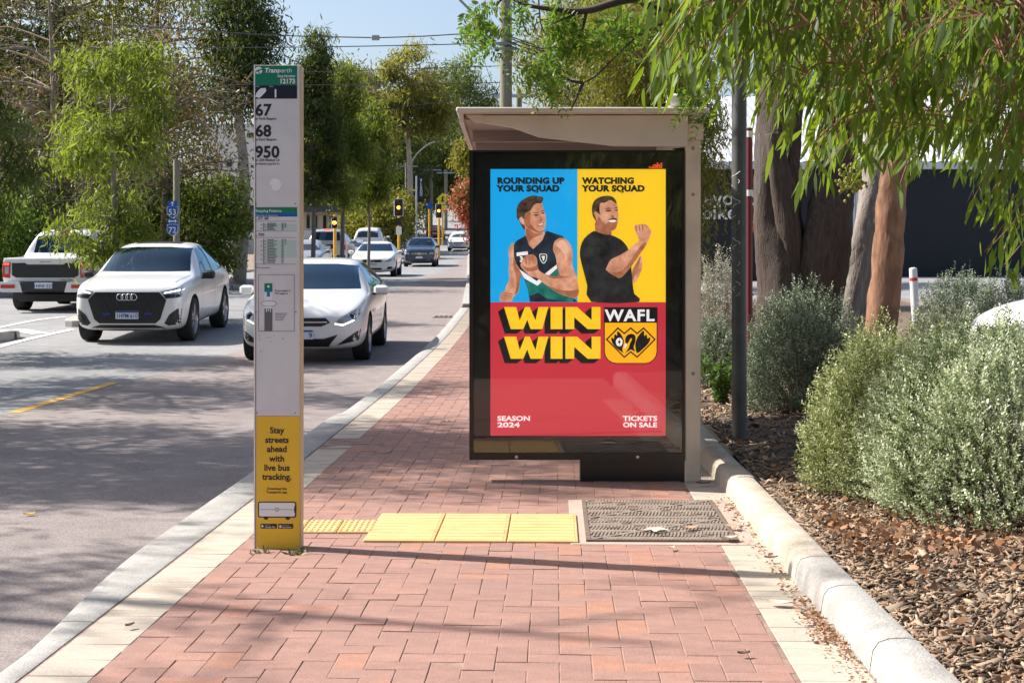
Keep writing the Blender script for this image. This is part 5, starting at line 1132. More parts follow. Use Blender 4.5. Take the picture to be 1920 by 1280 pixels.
# ---- behind them on the left verge
def bare(name, label, X, Y, H, cr, z, seed, per=26):
    random.seed(seed)
    return tree(name, label, (X, Y, z), [(0, 0, -.1, .16), (.2, 0, H*.35, .12), (.1, .1, H*.7, .07), (0, 0, H*.95, .02)], [(0, 0, H*.55, cr, cr*.8, H*.46, 1)], 'leaf_autumn', 'twig_brown', 'trees on the far verge', 80, per*3, .15, .35, .3, .55, .018, .25, tw_n=2)
bare('bare_tree', 'brown half bare tree with orange leaves behind the median gum', XP(300, 50), 50, 9, 3.2, gz(-13, 50), 31)
bare('bare_tree', 'leafless brown tangle of branches above the pickup', XP(90, 47), 47, 9.5, 3.6, gz(-14, 47), 32)
bare('bare_tree', 'thin brown tree at the edge of the far verge', XP(-80, 52), 52, 10, 3.2, gz(-17, 52), 33)
def bigtree(name, label, px, Y, H, cr, leaf, seed, z=None, nclump=120, per=200, ln=.3, base=.1, wd=.2, spread=.6, ex=None, bark='bark_pale', tr=.25, grp='trees along the street'):
    random.seed(seed); X = XP(px, Y); z = gz(X, Y) if z is None else z
    e = ex or [(0, 0, H*.62, cr, cr, H*.38, 1.2), (-cr*.3, 0, H*.32, cr*.95, cr, H*.24, .8)]
    return tree(name, label, (X, Y, z), [(0, 0, -.2, tr), (.2, 0, H*.3, tr*.8), (-.1, 0, H*.6, tr*.5), (0, 0, H*.95, tr*.12)], e, leaf, bark, grp, nclump, per, ln, wd, .9, spread)
bigtree('eucalyptus_tree', 'large dark eucalyptus rising beside the green bus stop header', 448, 56, 11.5, 1.2, 'gum_dark', 41, nclump=80, per=170, ln=.24, spread=.4, ex=[(0, 0, 8.4, 1.2, 1.2, 2.9, 1.2)])
bigtree('eucalyptus_tree', 'tall olive green eucalyptus above the brown bare trees', 300, 62, 15, 3.0, 'gum_olive', 42, nclump=130, per=170, ln=.28)
bigtree('eucalyptus_tree', 'broad olive eucalyptus at the back of the far verge', 110, 60, 15, 4.4, 'gum_olive', 43, nclump=150, per=190, ln=.3)
bigtree('eucalyptus_tree', 'dark eucalyptus at the far end of the verge', -60, 58, 14, 3.6, 'gum_dark', 44, nclump=110, per=190, ln=.3)
bigtree('leafy_shrub', 'dense green shrub behind the blue route signs', 395, 50, 3.6, 1.15, 'gum_mid', 45, nclump=80, per=200, ln=.14, spread=.3, tr=.06, wd=.35)
bigtree('leafy_shrub', 'round green shrub on the verge behind the pickup', 60, 46, 3.0, 1.5, 'gum_dark', 46, nclump=80, per=200, ln=.14, spread=.35, tr=.06, wd=.35)
bigtree('leafy_shrub', 'bright green shrub at the end of the far verge hedge', -20, 44, 2.6, 1.2, 'leaf_bright', 47, nclump=60, per=200, ln=.14, spread=.3, tr=.06, wd=.35)
bigtree('leafy_shrub', 'dark shrub between the bare trees and the route signs', 250, 52, 3.4, 1.9, 'gum_dark', 48, nclump=80, per=200, ln=.16, spread=.35, tr=.06, wd=.35)
# ---- street gums right of the sign
def street(px, Y, top, label, cr, leaf, seed, low, tr=.09, z=None, **k):
    z = gr(Y)+.12 if z is None else z; H = (HC+(HY-top)/F*Y)-z; zl = (HC+(HY-low)/F*Y)-z; random.seed(seed)
    e = [(0, 0, zl+(H-zl)*.78, cr*.6, cr*.6, (H-zl)*.24, .7), (.1, 0, zl+(H-zl)*.4, cr, cr, (H-zl)*.38, 1.5)]
    return tree('street_gum', label, (XP(px, Y), Y, z), [(0, 0, -.1, tr), (.05, 0, H*.3, tr*.85), (-.05, 0, H*.6, tr*.5), (0, 0, H*.97, tr*.15)], e, leaf, 'bark_grey', 'street gums beside the parked cars', k.get('nclump', 100), int(k.get('per', 200)*1.5), k.get('ln', .2), .17, 1.1, k.get('spread', .24))
street(586, 58, 62, 'tall narrow dark gum just right of the bus stop sign', 1.0, 'gum_dark', 51, 405, ln=.24, nclump=80, per=120)
street(640, 60, 118, 'street gum with sunlit yellow green crown and brown trunk', 1.0, 'gum_mid', 52, 400, ln=.24, nclump=75, per=120)
street(690, 64, 195, 'street gum with thin dark trunk in front of the white van', 1.0, 'gum_mid', 53, 400, tr=.07, ln=.24, nclump=60, per=120)
# ---- far up the hill
G2 = 'trees on the distant hill'
bigtree('eucalyptus_tree', 'tall far eucalyptus with pale bare trunk above the traffic signals', 765, 150, 19.5, 3.6, 'gum_olive', 61, nclump=75, per=130, ln=.6, spread=.55, tr=.35, grp=G2, ex=[(0, 0, 15.5, 3.0, 3, 3.4, 1), (-2.0, 0, 11.5, 2.4, 2.4, 2.0, .6), (2.2, 0, 12.5, 2.3, 2.3, 2.6, .6)])
bigtree('eucalyptus_tree', 'dark dense tree behind the far power poles', 800, 190, 17, 5.0, 'gum_dark', 62, nclump=110, per=200, ln=.6, spread=.9, grp=G2)
bigtree('eucalyptus_tree', 'bluish far tree crowning the road', 862, 220, 23, 5.0, 'gum_dark', 63, nclump=110, per=200, ln=.65, spread=1.0, grp=G2)
bigtree('eucalyptus_tree', 'dark tree closing the view at the top of the road', 900, 250, 18, 7.0, 'gum_dark', 64, nclump=120, per=200, ln=.7, spread=1.1, grp=G2)
bigtree('eucalyptus_tree', 'rounded dark tree low behind the yellow shrubs', 720, 170, 13, 5.0, 'gum_dark', 65, nclump=110, per=200, ln=.6, spread=.9, grp=G2)
bigtree('eucalyptus_tree', 'far olive tree behind the cream house', 640, 120, 14, 4.0, 'gum_olive', 66, nclump=100, per=200, ln=.5, spread=.8, grp=G2)
bigtree('golden_shrub', 'yellow green autumn shrub behind the white van', 700, 108, 4.0, 2.0, 'leaf_gold', 67, nclump=70, per=180, ln=.25, spread=.5, tr=.08, grp=G2, wd=.5)
bigtree('golden_shrub', 'golden shrub at the foot of the amber traffic signal', 742, 125, 4.6, 1.8, 'leaf_gold', 68, nclump=70, per=180, ln=.25, spread=.5, tr=.08, grp=G2, wd=.5)
bigtree('pale_shrub', 'light green tree beside the shelter roof corner', 890, 75, 6.3, 1.0, 'leaf_gold', 69, nclump=50, per=170, ln=.2, spread=.3, tr=.08, grp=G2, wd=.35, ex=[(0, 0, 5.3, .75, .8, .8, 1)])
fl = bigtree('flowering_shrub', 'shrub covered in red flowers beside the left edge of the shelter', 884, 52, 3.3, .30, 'red_flower', 70, nclump=60, per=150, ln=.09, spread=.2, tr=.05, grp=G2, wd=.5, z=gr(52)+.15, ex=[(-.05, 0, 2.7, .36, .35, .7, 1.2), (.2, 0, 1.95, .2, .3, .5, .6)])
for px, Y, H, cr, sd_, lb in ((1500, 120, 16, 8, 71, 'distant dark trees behind the shed roof'), (1250, 90, 8, 5, 72, 'olive tree far behind the shelter'), (1800, 110, 16, 8, 73, 'distant tree rising beyond the dark shed')):
    bigtree('eucalyptus_tree', lb, px, Y, H, cr, 'gum_dark', sd_, nclump=90, per=160, ln=.5, spread=.9, grp=G2, z=1.5)
for k, (x, y, h_, cr_) in enumerate(((-7, -16, 11, 4.0), (-1.5, -22, 12, 4.5), (4.5, -17, 11, 4.2), (9.5, -20, 12, 4.5))):  # unseen gums added behind the camera to darken reflections in the advert glass
    random.seed(75+k); tree('eucalyptus_tree', ['added unseen gum behind the photographer on the road side', 'large added unseen gum behind the photographer at the end of the path', 'added unseen gum behind the photographer on the garden side', 'added unseen gum behind the photographer beside the car park'][k], (x, y, 0), [(0, 0, -.1, .3), (.2, 0, h_*.4, .2), (0, 0, h_*.9, .05)], [(0, 0, h_*.6, cr_, cr_, h_*.4, 1), (0, 0, h_*.25, cr_, cr_, h_*.22, .8)], 'gum_dark', 'bark_grey', 'added unseen gums behind the photographer', 90, 110, .6, .25, .9, .9)
# palm with a brown skirt of old fronds
pl = empty('palm_tree', (XP(690, 140), 140, gr(140)), 0, 'palm with brown skirt of dead fronds left of the far eucalyptus', 'palm tree')
mb = MB(); mb.tube([(0, 0, -.2), (.1, 0, 6), (0, 0, 13.2)], [.35, .28, .25], 8); mb.build('trunk', 'bark_grey', pl, smooth=True)
for nm, m_, n, up, ln_ in (('crown', 'gum_olive', 1600, .5, 1.0), ('dead_fronds', 'leaf_autumn', 1200, -1.0, .9)):
    a = rng.uniform(0, 6.28, n); r_ = rng.uniform(.1, 2.2, n); z = 13.2+(r_*up-r_*r_*.28 if up > 0 else -r_*1.1)
    rr_ = r_ if up > 0 else r_*.45
    P = np.stack([np.cos(a)*rr_, np.sin(a)*rr_, z], 1); d = np.stack([np.cos(a), np.sin(a), np.full(n, up-.6)], 1)+rng.normal(size=(n, 3))*.25
    leaf_obj(nm, P, d, rng.uniform(.5, 1.1, n)*ln_, .07, m_, pl)
# ---- tree behind the shelter, and shrubs along the bed
random.seed(80)
tree('gum_tree', 'sunlit yellow green gum behind the shelter roof', (2.35, 27, gz(2.4, 27)), [(0, 0, -.1, .12), (0, 0, 1.6, .1), (.1, 0, 3.4, .06), (0, 0, 5.4, .02)], [(-.1, 0, 4.6, 1.15, 1.1, 1.3, 1.5), (.15, 0, 3.0, 1.25, 1.1, 1.2, 1.3), (.36, 0, 2.0, .34, .5, .9, .4)], 'leaf_gold', 'bark_grey', None, 150, 260, .13, .17, 1.2, .26)
random.seed(81)
tree('gum_tree', 'taller olive gum beyond the shelter tree', (2.0, 36, gz(2, 36)), [(0, 0, -.1, .16), (0, 0, 2.5, .12), (.1, 0, 5, .07), (0, 0, 7.5, .02)], [(.2, 0, 5.6, 1.9, 1.6, 1.8, 1)], 'gum_olive', 'bark_grey', None, 90, 230, .16, .17, 1.1, .34)
def shrub(label, X, Y, r, h_, leaf, seed, n, z=None, squash=1.0, name='silver_shrub', sl_=.17, lw=.028, grp='silver shrubs in the garden bed', up=.7, tipw=None):
    """upright shoots set with small whorled leaves, over a rounded mound"""
    z0 = (gz(X, Y)+.08) if z is None else z
    root = empty(name, (X, Y, z0), 0, label, 'shrub', grp); g = np.random.default_rng(seed)
    a = g.uniform(0, 6.283, n); q = g.random(n)
    el = np.arcsin(q*1.12-.12); sh_ = 1+.10*np.sin(a*3+seed)+.07*np.sin(a*5+el*4+seed*2)
    rad = np.where(g.random(n) < .78, g.uniform(.86, 1.04, n), g.uniform(.5, .9, n))*sh_
    P = np.stack([np.cos(a)*np.cos(el)*r*rad, np.sin(a)*np.cos(el)*r*squash*rad, h_*.16+np.sin(el)*h_*.84*rad], 1)
    P[:, 2] = np.maximum(P[:, 2], .05)
    D = np.stack([np.cos(a)*np.cos(el), np.sin(a)*np.cos(el), np.sin(el)*.8+up], 1)+g.normal(size=(n, 3))*.22; D /= np.linalg.norm(D, axis=1, keepdims=True)
    L = sl_*g.uniform(.6, 1.3, n); P = P-D*L[:, None]*.75
    k = 15; t = np.repeat(np.linspace(.12, 1.0, k)[None], n, 0)
    s = np.cross(D, g.normal(size=(n, 3))); s /= np.linalg.norm(s, axis=1, keepdims=True); u = np.cross(D, s)
    ph = np.arange(k)*2.4
    rd = s[:, None]*np.cos(ph)[None, :, None]+u[:, None]*np.sin(ph)[None, :, None]
    pos = (P[:, None]+D[:, None]*(L[:, None]*t)[..., None]).reshape(-1, 3); dd = (rd*.9+D[:, None]*.75).reshape(-1, 3)
    ll = np.repeat(L/sl_, k)*lw*g.uniform(.7, 1.2, n*k)
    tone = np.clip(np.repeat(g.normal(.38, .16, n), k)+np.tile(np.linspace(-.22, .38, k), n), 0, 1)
    global rng
    V, T = leaf_arrays(pos, dd, ll, .42, .05, .1)
    V = V.reshape(-1, 6, 3)[:, [0, 1, 2, 5]].copy(); V[:, 1:3] += (V[:, 3:4]-V[:, 0:1])*.15
    T = np.array([(0, 1, 2), (1, 3, 2)]); TT = (T[None]+np.arange(len(V))[:, None, None]*4).reshape(-1, 3)
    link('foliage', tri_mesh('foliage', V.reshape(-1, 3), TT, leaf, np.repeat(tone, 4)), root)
    mb = MB(); random.seed(seed)
    for i in range(0, n, max(1, n//140)):
        e_ = Vector(P[i]); b_ = Vector((random.gauss(0, r*.12), random.gauss(0, r*.12), -.02)); mb.tube([b_, b_.lerp(e_, .5)+Vector((0, 0, .05)), e_], [.009, .006, .003], 4, False)
    st_ = mb.build('stems', 'twig_brown', root, fix=False); st_['kind'] = 'stuff'
    return root
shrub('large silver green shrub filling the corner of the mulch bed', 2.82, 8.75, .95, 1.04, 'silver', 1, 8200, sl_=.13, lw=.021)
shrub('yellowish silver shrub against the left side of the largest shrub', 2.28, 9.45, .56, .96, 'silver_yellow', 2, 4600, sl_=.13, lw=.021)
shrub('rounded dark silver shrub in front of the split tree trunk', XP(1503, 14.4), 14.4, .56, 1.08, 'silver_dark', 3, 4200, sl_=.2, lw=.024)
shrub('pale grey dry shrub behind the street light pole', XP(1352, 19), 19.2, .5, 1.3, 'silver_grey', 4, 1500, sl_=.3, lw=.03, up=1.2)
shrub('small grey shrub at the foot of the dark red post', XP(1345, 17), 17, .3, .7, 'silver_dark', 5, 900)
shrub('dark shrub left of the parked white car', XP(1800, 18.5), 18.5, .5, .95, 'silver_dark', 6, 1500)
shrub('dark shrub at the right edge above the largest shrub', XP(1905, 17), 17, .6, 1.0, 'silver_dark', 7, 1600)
fz0 = empty('fern_plant', (XP(1352, 15.2), 15.2, gz(2, 15)+.08), 0, 'bright green ferny weed between shelter post and light pole', 'plant')
n = 900; a = rng.uniform(0, 6.28, n); t_ = rng.random(n); fi = rng.integers(0, 14, n); aa = fi*.9; hh = .55+.1*np.sin(fi*2.)
P = np.stack([np.cos(aa)*t_*.26, np.sin(aa)*t_*.2, .05+hh*t_-.15*t_*t_], 1)+rng.normal(size=(n, 3))*.025
d = rng.normal(size=(n, 3)); leaf_obj('fronds', P, d, rng.uniform(.04, .075, n), .4, 'fern', fz0)

# ---- split trunks and the gum hanging over the bed
def limb_tree(name, label, base, limbs, bark, rings=48):
    t = empty(name, base, 0, label, 'tree')
    for nm, pts, rad in limbs:
        c = curve_pts(pts, 12); rr = list(np.interp(np.linspace(0, 1, len(c)), np.linspace(0, 1, len(rad)), rad))
        mb = MB(); mb.tube(c, rr, rings)
        for i, v in enumerate(mb.v):
            k = i//rings; ax = c[min(k, len(c)-1)]; dv_ = Vector(v)-ax; ang = math.atan2(dv_.y, dv_.x)
            mb.v[i] = tuple(ax+dv_*(1+.09*math.sin(ang*3+k*.12)+.05*math.sin(ang*5-k*.2)+.055*abs(math.sin(ang*11+.8*math.sin(k*.35)))+.03*random.uniform(-1, 1)))
        mb.build(nm, bark, t, smooth=True, fix=False)
    return t
bY = 16.2; bx = XP(1480, bY); bz = gz(bx, bY)
def tp(px, py, Y): w_ = W(px, py, Y); return (w_.x-bx, w_.y-bY, w_.z-bz)
limb_tree('split_tree', 'old tree with dark furrowed bark split into two thick trunks', (bx, bY, bz), [
    ('trunk', [tp(1480, 640, bY), tp(1468, 540, bY), tp(1455, 400, bY+.1), tp(1462, 250, bY+.2), tp(1475, 80, bY+.3), tp(1470, -120, bY+.4)], [.33, .27, .23, .22, .2, .16]),
    ('trunk', [tp(1490, 560, bY-.05), tp(1478, 450, bY-.1), tp(1462, 330, bY-.08), tp(1450, 250, bY-.05)], [.10, .12, .11, .07]),
    ('trunk', [tp(1520, 620, bY+.05), tp(1530, 540, bY), tp(1550, 430, bY), tp(1570, 300, bY+.2), tp(1590, 100, bY+.5), tp(1610, -100, bY+.8)], [.30, .26, .23, .2, .17, .13])], 'bark_dark')
b2 = (XP(1608, 17), 17, gz(3.7, 17))
bx, bY, bz = b2[0], 17, b2[2]
limb_tree('leaning_tree', 'grey leaning trunk between the split tree and the red barked gum', b2, [('trunk', [tp(1590, 640, 17), tp(1605, 540, 17), tp(1632, 430, 17), tp(1650, 300, 17.2), tp(1665, 100, 17.5), tp(1680, -100, 17.8)], [.24, .21, .18, .16, .14, .1])], 'bark_grey')
# gum over the bed: red trunk, long limbs, hanging sprays of sickle leaves
bY = 15.6; bx = XP(1655, bY); bz = gz(bx, bY)
gm = empty('overhanging_gum', (bx, bY, bz), 0, 'red barked gum whose long sickle leaves hang over the shrubs and path', 'tree')
c = curve_pts([tp(1648, 640, bY), tp(1660, 540, bY), tp(1668, 430, bY), tp(1676, 330, bY), tp(1700, 200, bY), tp(1715, 60, bY), tp(1735, -150, bY)], 6)
mb = MB(); mb.tube(c, list(np.linspace(.165, .11, len(c))), 14)
for i, v in enumerate(mb.v):
    k = i//14; ax = c[min(k, len(c)-1)]; dv_ = Vector(v)-ax; mb.v[i] = tuple(ax+dv_*(1+.05*math.sin(i*1.7)+.04*random.uniform(-1, 1)))
mb.build('trunk', 'bark_red', gm, smooth=True, fix=False)
O = Vector((bx, bY, bz)); random.seed(90); rng = np.random.default_rng(90)
lm = MB(); hubs = []
for px, py, Y in ((1300, -60, 6.6), (1450, -40, 7.0), (1600, -30, 7.2), (1780, -40, 7.4), (1900, -60, 7.8), (1420, -60, 9), (1600, -60, 10), (1800, -40, 10.5), (1940, 60, 8.4), (1700, -60, 12)):
    e = W(px, py, Y)-O; s = Vector(tp(1715, 60, bY)) if Y < 9 else Vector(tp(1725, -40, bY)); mid = s.lerp(e, .5)+Vector((0, 0, .9))
    pts = curve_pts([s, mid, e], 6); lm.tube(pts, list(np.linspace(.07, .018, len(pts))), 6, False); hubs.append(e)
LP, LD, LL, big = [], [], [], []
def spray(px, py, Y, ln_=1.0, n=20, dx=None):
    """a drooping twig that ends at this place, leaves hanging from it"""
    tip = W(px, py, Y)-O; hub = min(hubs, key=lambda q: (q-tip).length)
    dx = random.uniform(.12, .4) if dx is None else dx
    st_ = tip+Vector((dx*ln_, random.uniform(-.2, .35), random.uniform(.14, .36)*ln_)); mid = tip.lerp(st_, .5)+Vector((0, 0, .09*ln_))
    tw = curve_pts([st_, mid, tip], 5); lm.tube(tw, list(np.linspace(.006, .0018, len(tw))), 4, False)
    lm.tube([hub, hub.lerp(st_, .3)+Vector((.05, .1, .16)), hub.lerp(st_, .65)+Vector((-.04, 0, .14)), st_], [.007, .0055, .0045, .004], 4, False)
    for i in range(n):
        t = i/(n-1); p = tw[min(len(tw)-1, int(t*(len(tw)-1)+.5))]+Vector((random.gauss(0, .02), random.gauss(0, .03), random.gauss(0, .012)))
        d = Vector((random.gauss(-.22, .28), random.gauss(0, .35), -1)); L = .14*random.uniform(.55, 1.25)
        LP.append(p); LD.append(d); LL.append(L)
def region(n, xs, ys, Ys, **k):
    for _ in range(n):
        Y = random.uniform(*Ys); spray(random.uniform(*xs), random.uniform(*ys), Y, **k)
region(34, (1215, 1420), (-20, 130), (5.6, 7.2)); region(7, (1225, 1330), (110, 170), (5.8, 6.5)); region(14, (1330, 1500), (90, 215), (6, 7.6))
region(46, (1400, 1720), (-20, 160), (6, 9)); region(26, (1450, 1700), (150, 270), (6.5, 9)); region(12, (1500, 1640), (250, 330), (6.6, 8.5))
region(60, (1700, 1960), (-20, 180), (6, 10)); region(24, (1740, 1960), (160, 300), (6.5, 9)); region(16, (1820, 1960), (280, 430), (6.8, 9)); region(8, (1840, 1960), (420, 510), (7, 8.5))
region(60, (1400, 1950), (-40, 160), (9, 14)); region(10, (1640, 1720), (250, 350), (8.5, 11)); region(16, (1560, 1900), (120, 250), (9, 13))
region(34, (1690, 1960), (170, 320), (7, 11)); region(40, (1640, 1960), (0, 200), (7.5, 12))
for px, py, Y in ((1222, 128, 6), (1600, 300, 7), (1510, 280, 7), (1545, 270, 7.2), (1880, 500, 7.6), (1850, 470, 7.6)): spray(px, py, Y, 1.2, 16, .5)
for _ in range(75):                                                    # unseen leaf clumps added above the picture to shade the hanging leaves
    ctr = Vector((random.uniform(.3, 4.5), random.uniform(7.5, 13.5), random.uniform(3.9, 6.0)))-O; hub = min(hubs, key=lambda q: (q-ctr).length)
    if (ctr.z+bz-HC)/(ctr.y+bY)*F < 560: continue
    lm.tube([hub, hub.lerp(ctr, .5)+Vector((0, 0, .2)), ctr], [.02, .014, .006], 4, False)
    for _ in range(110):
        LP.append(ctr+Vector(rng.normal(size=3))*.3); LD.append(Vector((random.gauss(-.2, .3), random.gauss(0, .35), -1))); LL.append(.17*random.uniform(.6, 1.2))
tw_ = lm.build('branches', 'twig_red', gm, fix=False)
LPn = np.array([tuple(p) for p in LP]); LDn = np.array([tuple(d) for d in LD]); LLn = np.array(LL)
dist = LPn[:, 1]+bY; order = np.argsort(dist); vis = [i for i in order if -20 < ((LPn[i, 0]+bx)/dist[i]*F+960) < 1940 and HY-(LPn[i, 2]+bz-HC)/dist[i]*F > -60][:280]; vs_ = set(vis)
rest = np.array([i for i in range(len(LP)) if i not in vs_])
lv = leaf_obj('leaves', LPn[rest], LDn[rest], LLn[rest], .15, 'gum_near', gm, sick=.22, bend=.18); lv['kind'] = 'stuff'
protos = []
for k in range(6):
    V = []; sk = random.uniform(-.25, .25); be = random.uniform(-.1, .2); nseg = 7
    for i in range(nseg+1):
        t = i/nseg; wd = .085*math.sin(math.pi*(.03+.97*t)**.75)*(1-.25*t)
        for s in (-1, 0, 1): V.append((s*wd+sk*t*t, be*t*t-(.012 if s == 0 else 0), -t))
    Fc = [(i*3+s, i*3+s+1, i*3+s+4, i*3+s+3) for i in range(nseg) for s in range(2)]
    me = bpy.data.meshes.new('leaf'); me.from_pydata(V, [], Fc); me.materials.append(M('gum_near')); me.shade_smooth()
    at = me.attributes.new('rnd', 'FLOAT', 'POINT'); at.data.foreach_set('value', [k/5.0]*len(V)); protos.append(me)
for i in vis:
    o = link('leaf', protos[random.randrange(6)], gm, LP[i]); o.scale = (LL[i],)*3
    o.rotation_euler = (Vector((0, 0, -1)).rotation_difference(LD[i].normalized()).to_matrix() @ Matrix.Rotation(random.uniform(0, 6.28), 3, 'Z')).to_euler()
n = 160; bp0 = [W(1592, 340, 7)-O, W(1600, 335, 7)-O, W(1640, 90, 7.5)-O]
P = np.concatenate([np.array(b)+rng.normal(size=(n//3, 3))*.028 for b in bp0]); mb = MB()
for p in P: mb.lathe([(0, -.009), (.007, -.003), (.007, .004), (0, .009)], 6, Matrix.Translation(tuple(p)))
mat('bud_green', (.28, .30, .05), .6); mb.build('gum_buds', 'bud_green', gm, fix=False)['kind'] = 'stuff'
# ---- branch with feathery leaves reaching over the shelter
ob = empty('feathery_tree', (5.6, 11.5, gz(5.6, 11.5)), 0, 'tree reaching a thin dark branch with feathery leaves over the shelter', 'tree'); OB = Vector(ob.location)
mb = MB(); BY = 9.6
def bp(px, py, dy=0): return W(px, py, BY+dy)-OB
mb.tube(curve_pts([(0, 0, -.1), (0, 0, 1.5), (-.2, -.2, 3.0), (-.1, 0, 4.6)], 5), [.15]*11+[.12]*5, 10)
mb.tube(curve_pts([(-.2, -.2, 3.0), bp(1700, -130, .6), bp(1290, 15, .2), bp(1190, -2), bp(1100, 20), bp(1040, 18), bp(980, 8), bp(950, -10)], 6), list(np.linspace(.045, .005, 43)), 6, False)
for pts in ([bp(1290, 15, .2), bp(1255, 38), bp(1200, 65), bp(1160, 100), bp(1120, 140), bp(1093, 156)], [bp(1093, 156), bp(1080, 185), bp(1070, 207)], [bp(1100, 20), bp(1090, 60), bp(1075, 90), bp(1060, 105)], [bp(1093, 156), bp(1065, 150), bp(1045, 135)], [bp(1100, 18), bp(1060, 35), bp(1035, 46)], [bp(950, -10), bp(935, 5), bp(928, 20)]):
    c_ = curve_pts(pts, 4); mb.tube(c_, list(np.linspace(.012, .004, len(c_))), 5, False)
mb.build('trunk', 'branch_dark', ob, smooth=True, fix=False)
P, D, L = [], [], []
def pinnate(p, d, ln_, k=9):
    d = d.normalized(); s = d.cross(Vector((random.gauss(0, .3), 1, random.gauss(0, .3)))).normalized()
    for i in range(k):
        t = (i+1)/k
        for q in (-1, 1):
            P.append(tuple(p+d*ln_*t+Vector((0, 0, -.3*ln_*t*t)))); D.append(tuple(s*q+d*.6+Vector((0, 0, -.25)))); L.append(.052*(1-.4*t)*random.uniform(.8, 1.2))
def cluster(px, py, n, sx, sy):
    for _ in range(n):
        p = bp(px+random.gauss(0, sx), py+random.gauss(0, sy), random.gauss(0, .12)); pinnate(p, Vector((random.gauss(-.2, .8), random.gauss(0, .5), random.gauss(-.5, .5))), random.uniform(.12, .22))
for a in ((900, 35, 22, 14, 18), (915, 65, 12, 10, 14), (985, 15, 10, 14, 8), (1045, 20, 12, 12, 12), (1060, 40, 10, 14, 10), (1010, 115, 16, 14, 10), (1030, 140, 14, 12, 14), (1050, 75, 10, 10, 12), (1095, 70, 14, 18, 16), (1130, 60, 18, 22, 18), (1180, 60, 14, 18, 14), (1200, 30, 10, 20, 14), (1295, 170, 10, 10, 8)): cluster(*a)
leaf_obj('crown', np.array(P), np.array(D), np.array(L), .36, 'leaf_bright', ob, sick=.1)
# ================================================================ buildings
mat('shed_wall', (.010, .012, .017), .7, var=.15, vscale=2); mat('roof_white', (.48, .49, .50), .5, var=.05, vscale=2); mat('gutter_white', (.62, .64, .67), .5)
mat('sign_grey', (.82, .83, .85), .5); mat('sign_orange', (.75, .10, .03), .5)
mat('wall_cream', (.58, .52, .42), .8, var=.06, vscale=1.5); mat('wall_white', (.72, .72, .70), .8, var=.05, vscale=1); mat('wall_grey', (.45, .45, .44), .8, var=.05, vscale=1)
mat('roof_dark', (.06, .06, .08), .7); mat('window_dark', (.02, .03, .035), .1); mat('window_frame', (.5, .46, .38), .6); mat('blind', (.38, .34, .27), .7)
SB = 40.0; x0, x1 = XP(1300, SB), 24.0; zb, zt_ = .82, HC+(HY-318)/F*SB
shd = empty('shed', ((x0+x1)/2, SB, zb), 0, 'dark navy shed with white corrugated roof and bike shop lettering', 'shed')
cx = (x0+x1)/2
MB().box((0, 5, (zt_-zb)/2), (x1-x0, 10, zt_-zb)).build('wall', 'shed_wall', shd)
MB().box((0, -.12, zt_-zb+.09), (x1-x0+.3, .2, .17)).build('gutter', 'gutter_white', shd)
mb = MB(); nr = 150; V = []
for i in range(nr+1):
    x = (x0-cx)-.2+(x1-x0+.4)*i/nr; dz = .03*(i % 2)
    V += [(x, -.15, zt_-zb+.18+dz), (x, 10, zt_-zb+2.9+dz)]
mb.add(V, [(2*i, 2*i+2, 2*i+3, 2*i+1) for i in range(nr)]); mb.build('roof', 'roof_white', shd, fix=False)
MB().box((0, -.4, .05), (x1-x0, .7, .12)).build('plinth_kerb', 'concrete', shd)
for s, px, py in (('evolution', 1318, 384), ('bikes', 1316, 411)):
    p = W(px, py, SB); text(s, (p.x-cx, -.035, p.z-zb), .53, 'sign_grey', shd, bold=.012)
mb = MB()
for a in range(5): t = R(200+a*36); mb.prism([(.06*math.cos(t), .06*math.sin(t)), (.36*math.cos(t-.25), .36*math.sin(t-.25)), (.40*math.cos(t+.1), .40*math.sin(t+.1))], .01, 'y', -.04)
p = W(1424, 412, SB); mb.build('shop_emblem', 'sign_orange', shd, (p.x-cx, 0, p.z-zb))['kind'] = 'stuff'
for px in (1600, 1606): 
    p = W(px, 400, SB); MB().box((p.x-cx, -.06, 1.2), (.07, .06, 2.6)).build('downpipe', 'gutter_white', shd)
def house(name, label, pxa, pxb, Y, ybase, ytop, m, wins, roof=None, depth=8, parts_=()):
    a, b = XP(pxa, Y), XP(pxb, Y); z0 = HC+(HY-ybase)/F*Y; z1 = HC+(HY-ytop)/F*Y; c = (a+b)/2; zg = z0-1.2
    r = empty(name, (c, Y, zg), 0, label, 'building'); MB().box((0, depth/2, (z1-zg)/2), (b-a, depth, z1-zg)).build('wall', m, r)
    for wx0, wy0, wx1, wy1 in wins:
        p = W(wx0, wy0, Y); q = W(wx1, wy1, Y); w_, h_ = q.x-p.x, p.z-q.z
        f = MB().box(((p.x+q.x)/2-c, -.02, (p.z+q.z)/2-zg), (w_+.16, .06, h_+.16)).build('window', 'window_frame', r)
        MB().box(((p.x+q.x)/2-c, -.06, (p.z+q.z)/2-zg), (w_, .03, h_)).build('pane', 'window_dark', f)
    for px0, py0, px1, py1, m_, d_, nm in parts_:
        p = W(px0, py0, Y); q = W(px1, py1, Y); MB().box(((p.x+q.x)/2-c, -d_/2+.01, (p.z+q.z)/2-zg), (q.x-p.x, d_, p.z-q.z)).build(nm, m_, r)
    if roof: MB().box((0, depth/2-.3, z1-zg+.2), (b-a+.8, depth+1.4, .45)).build('roof', roof, r)
    return r
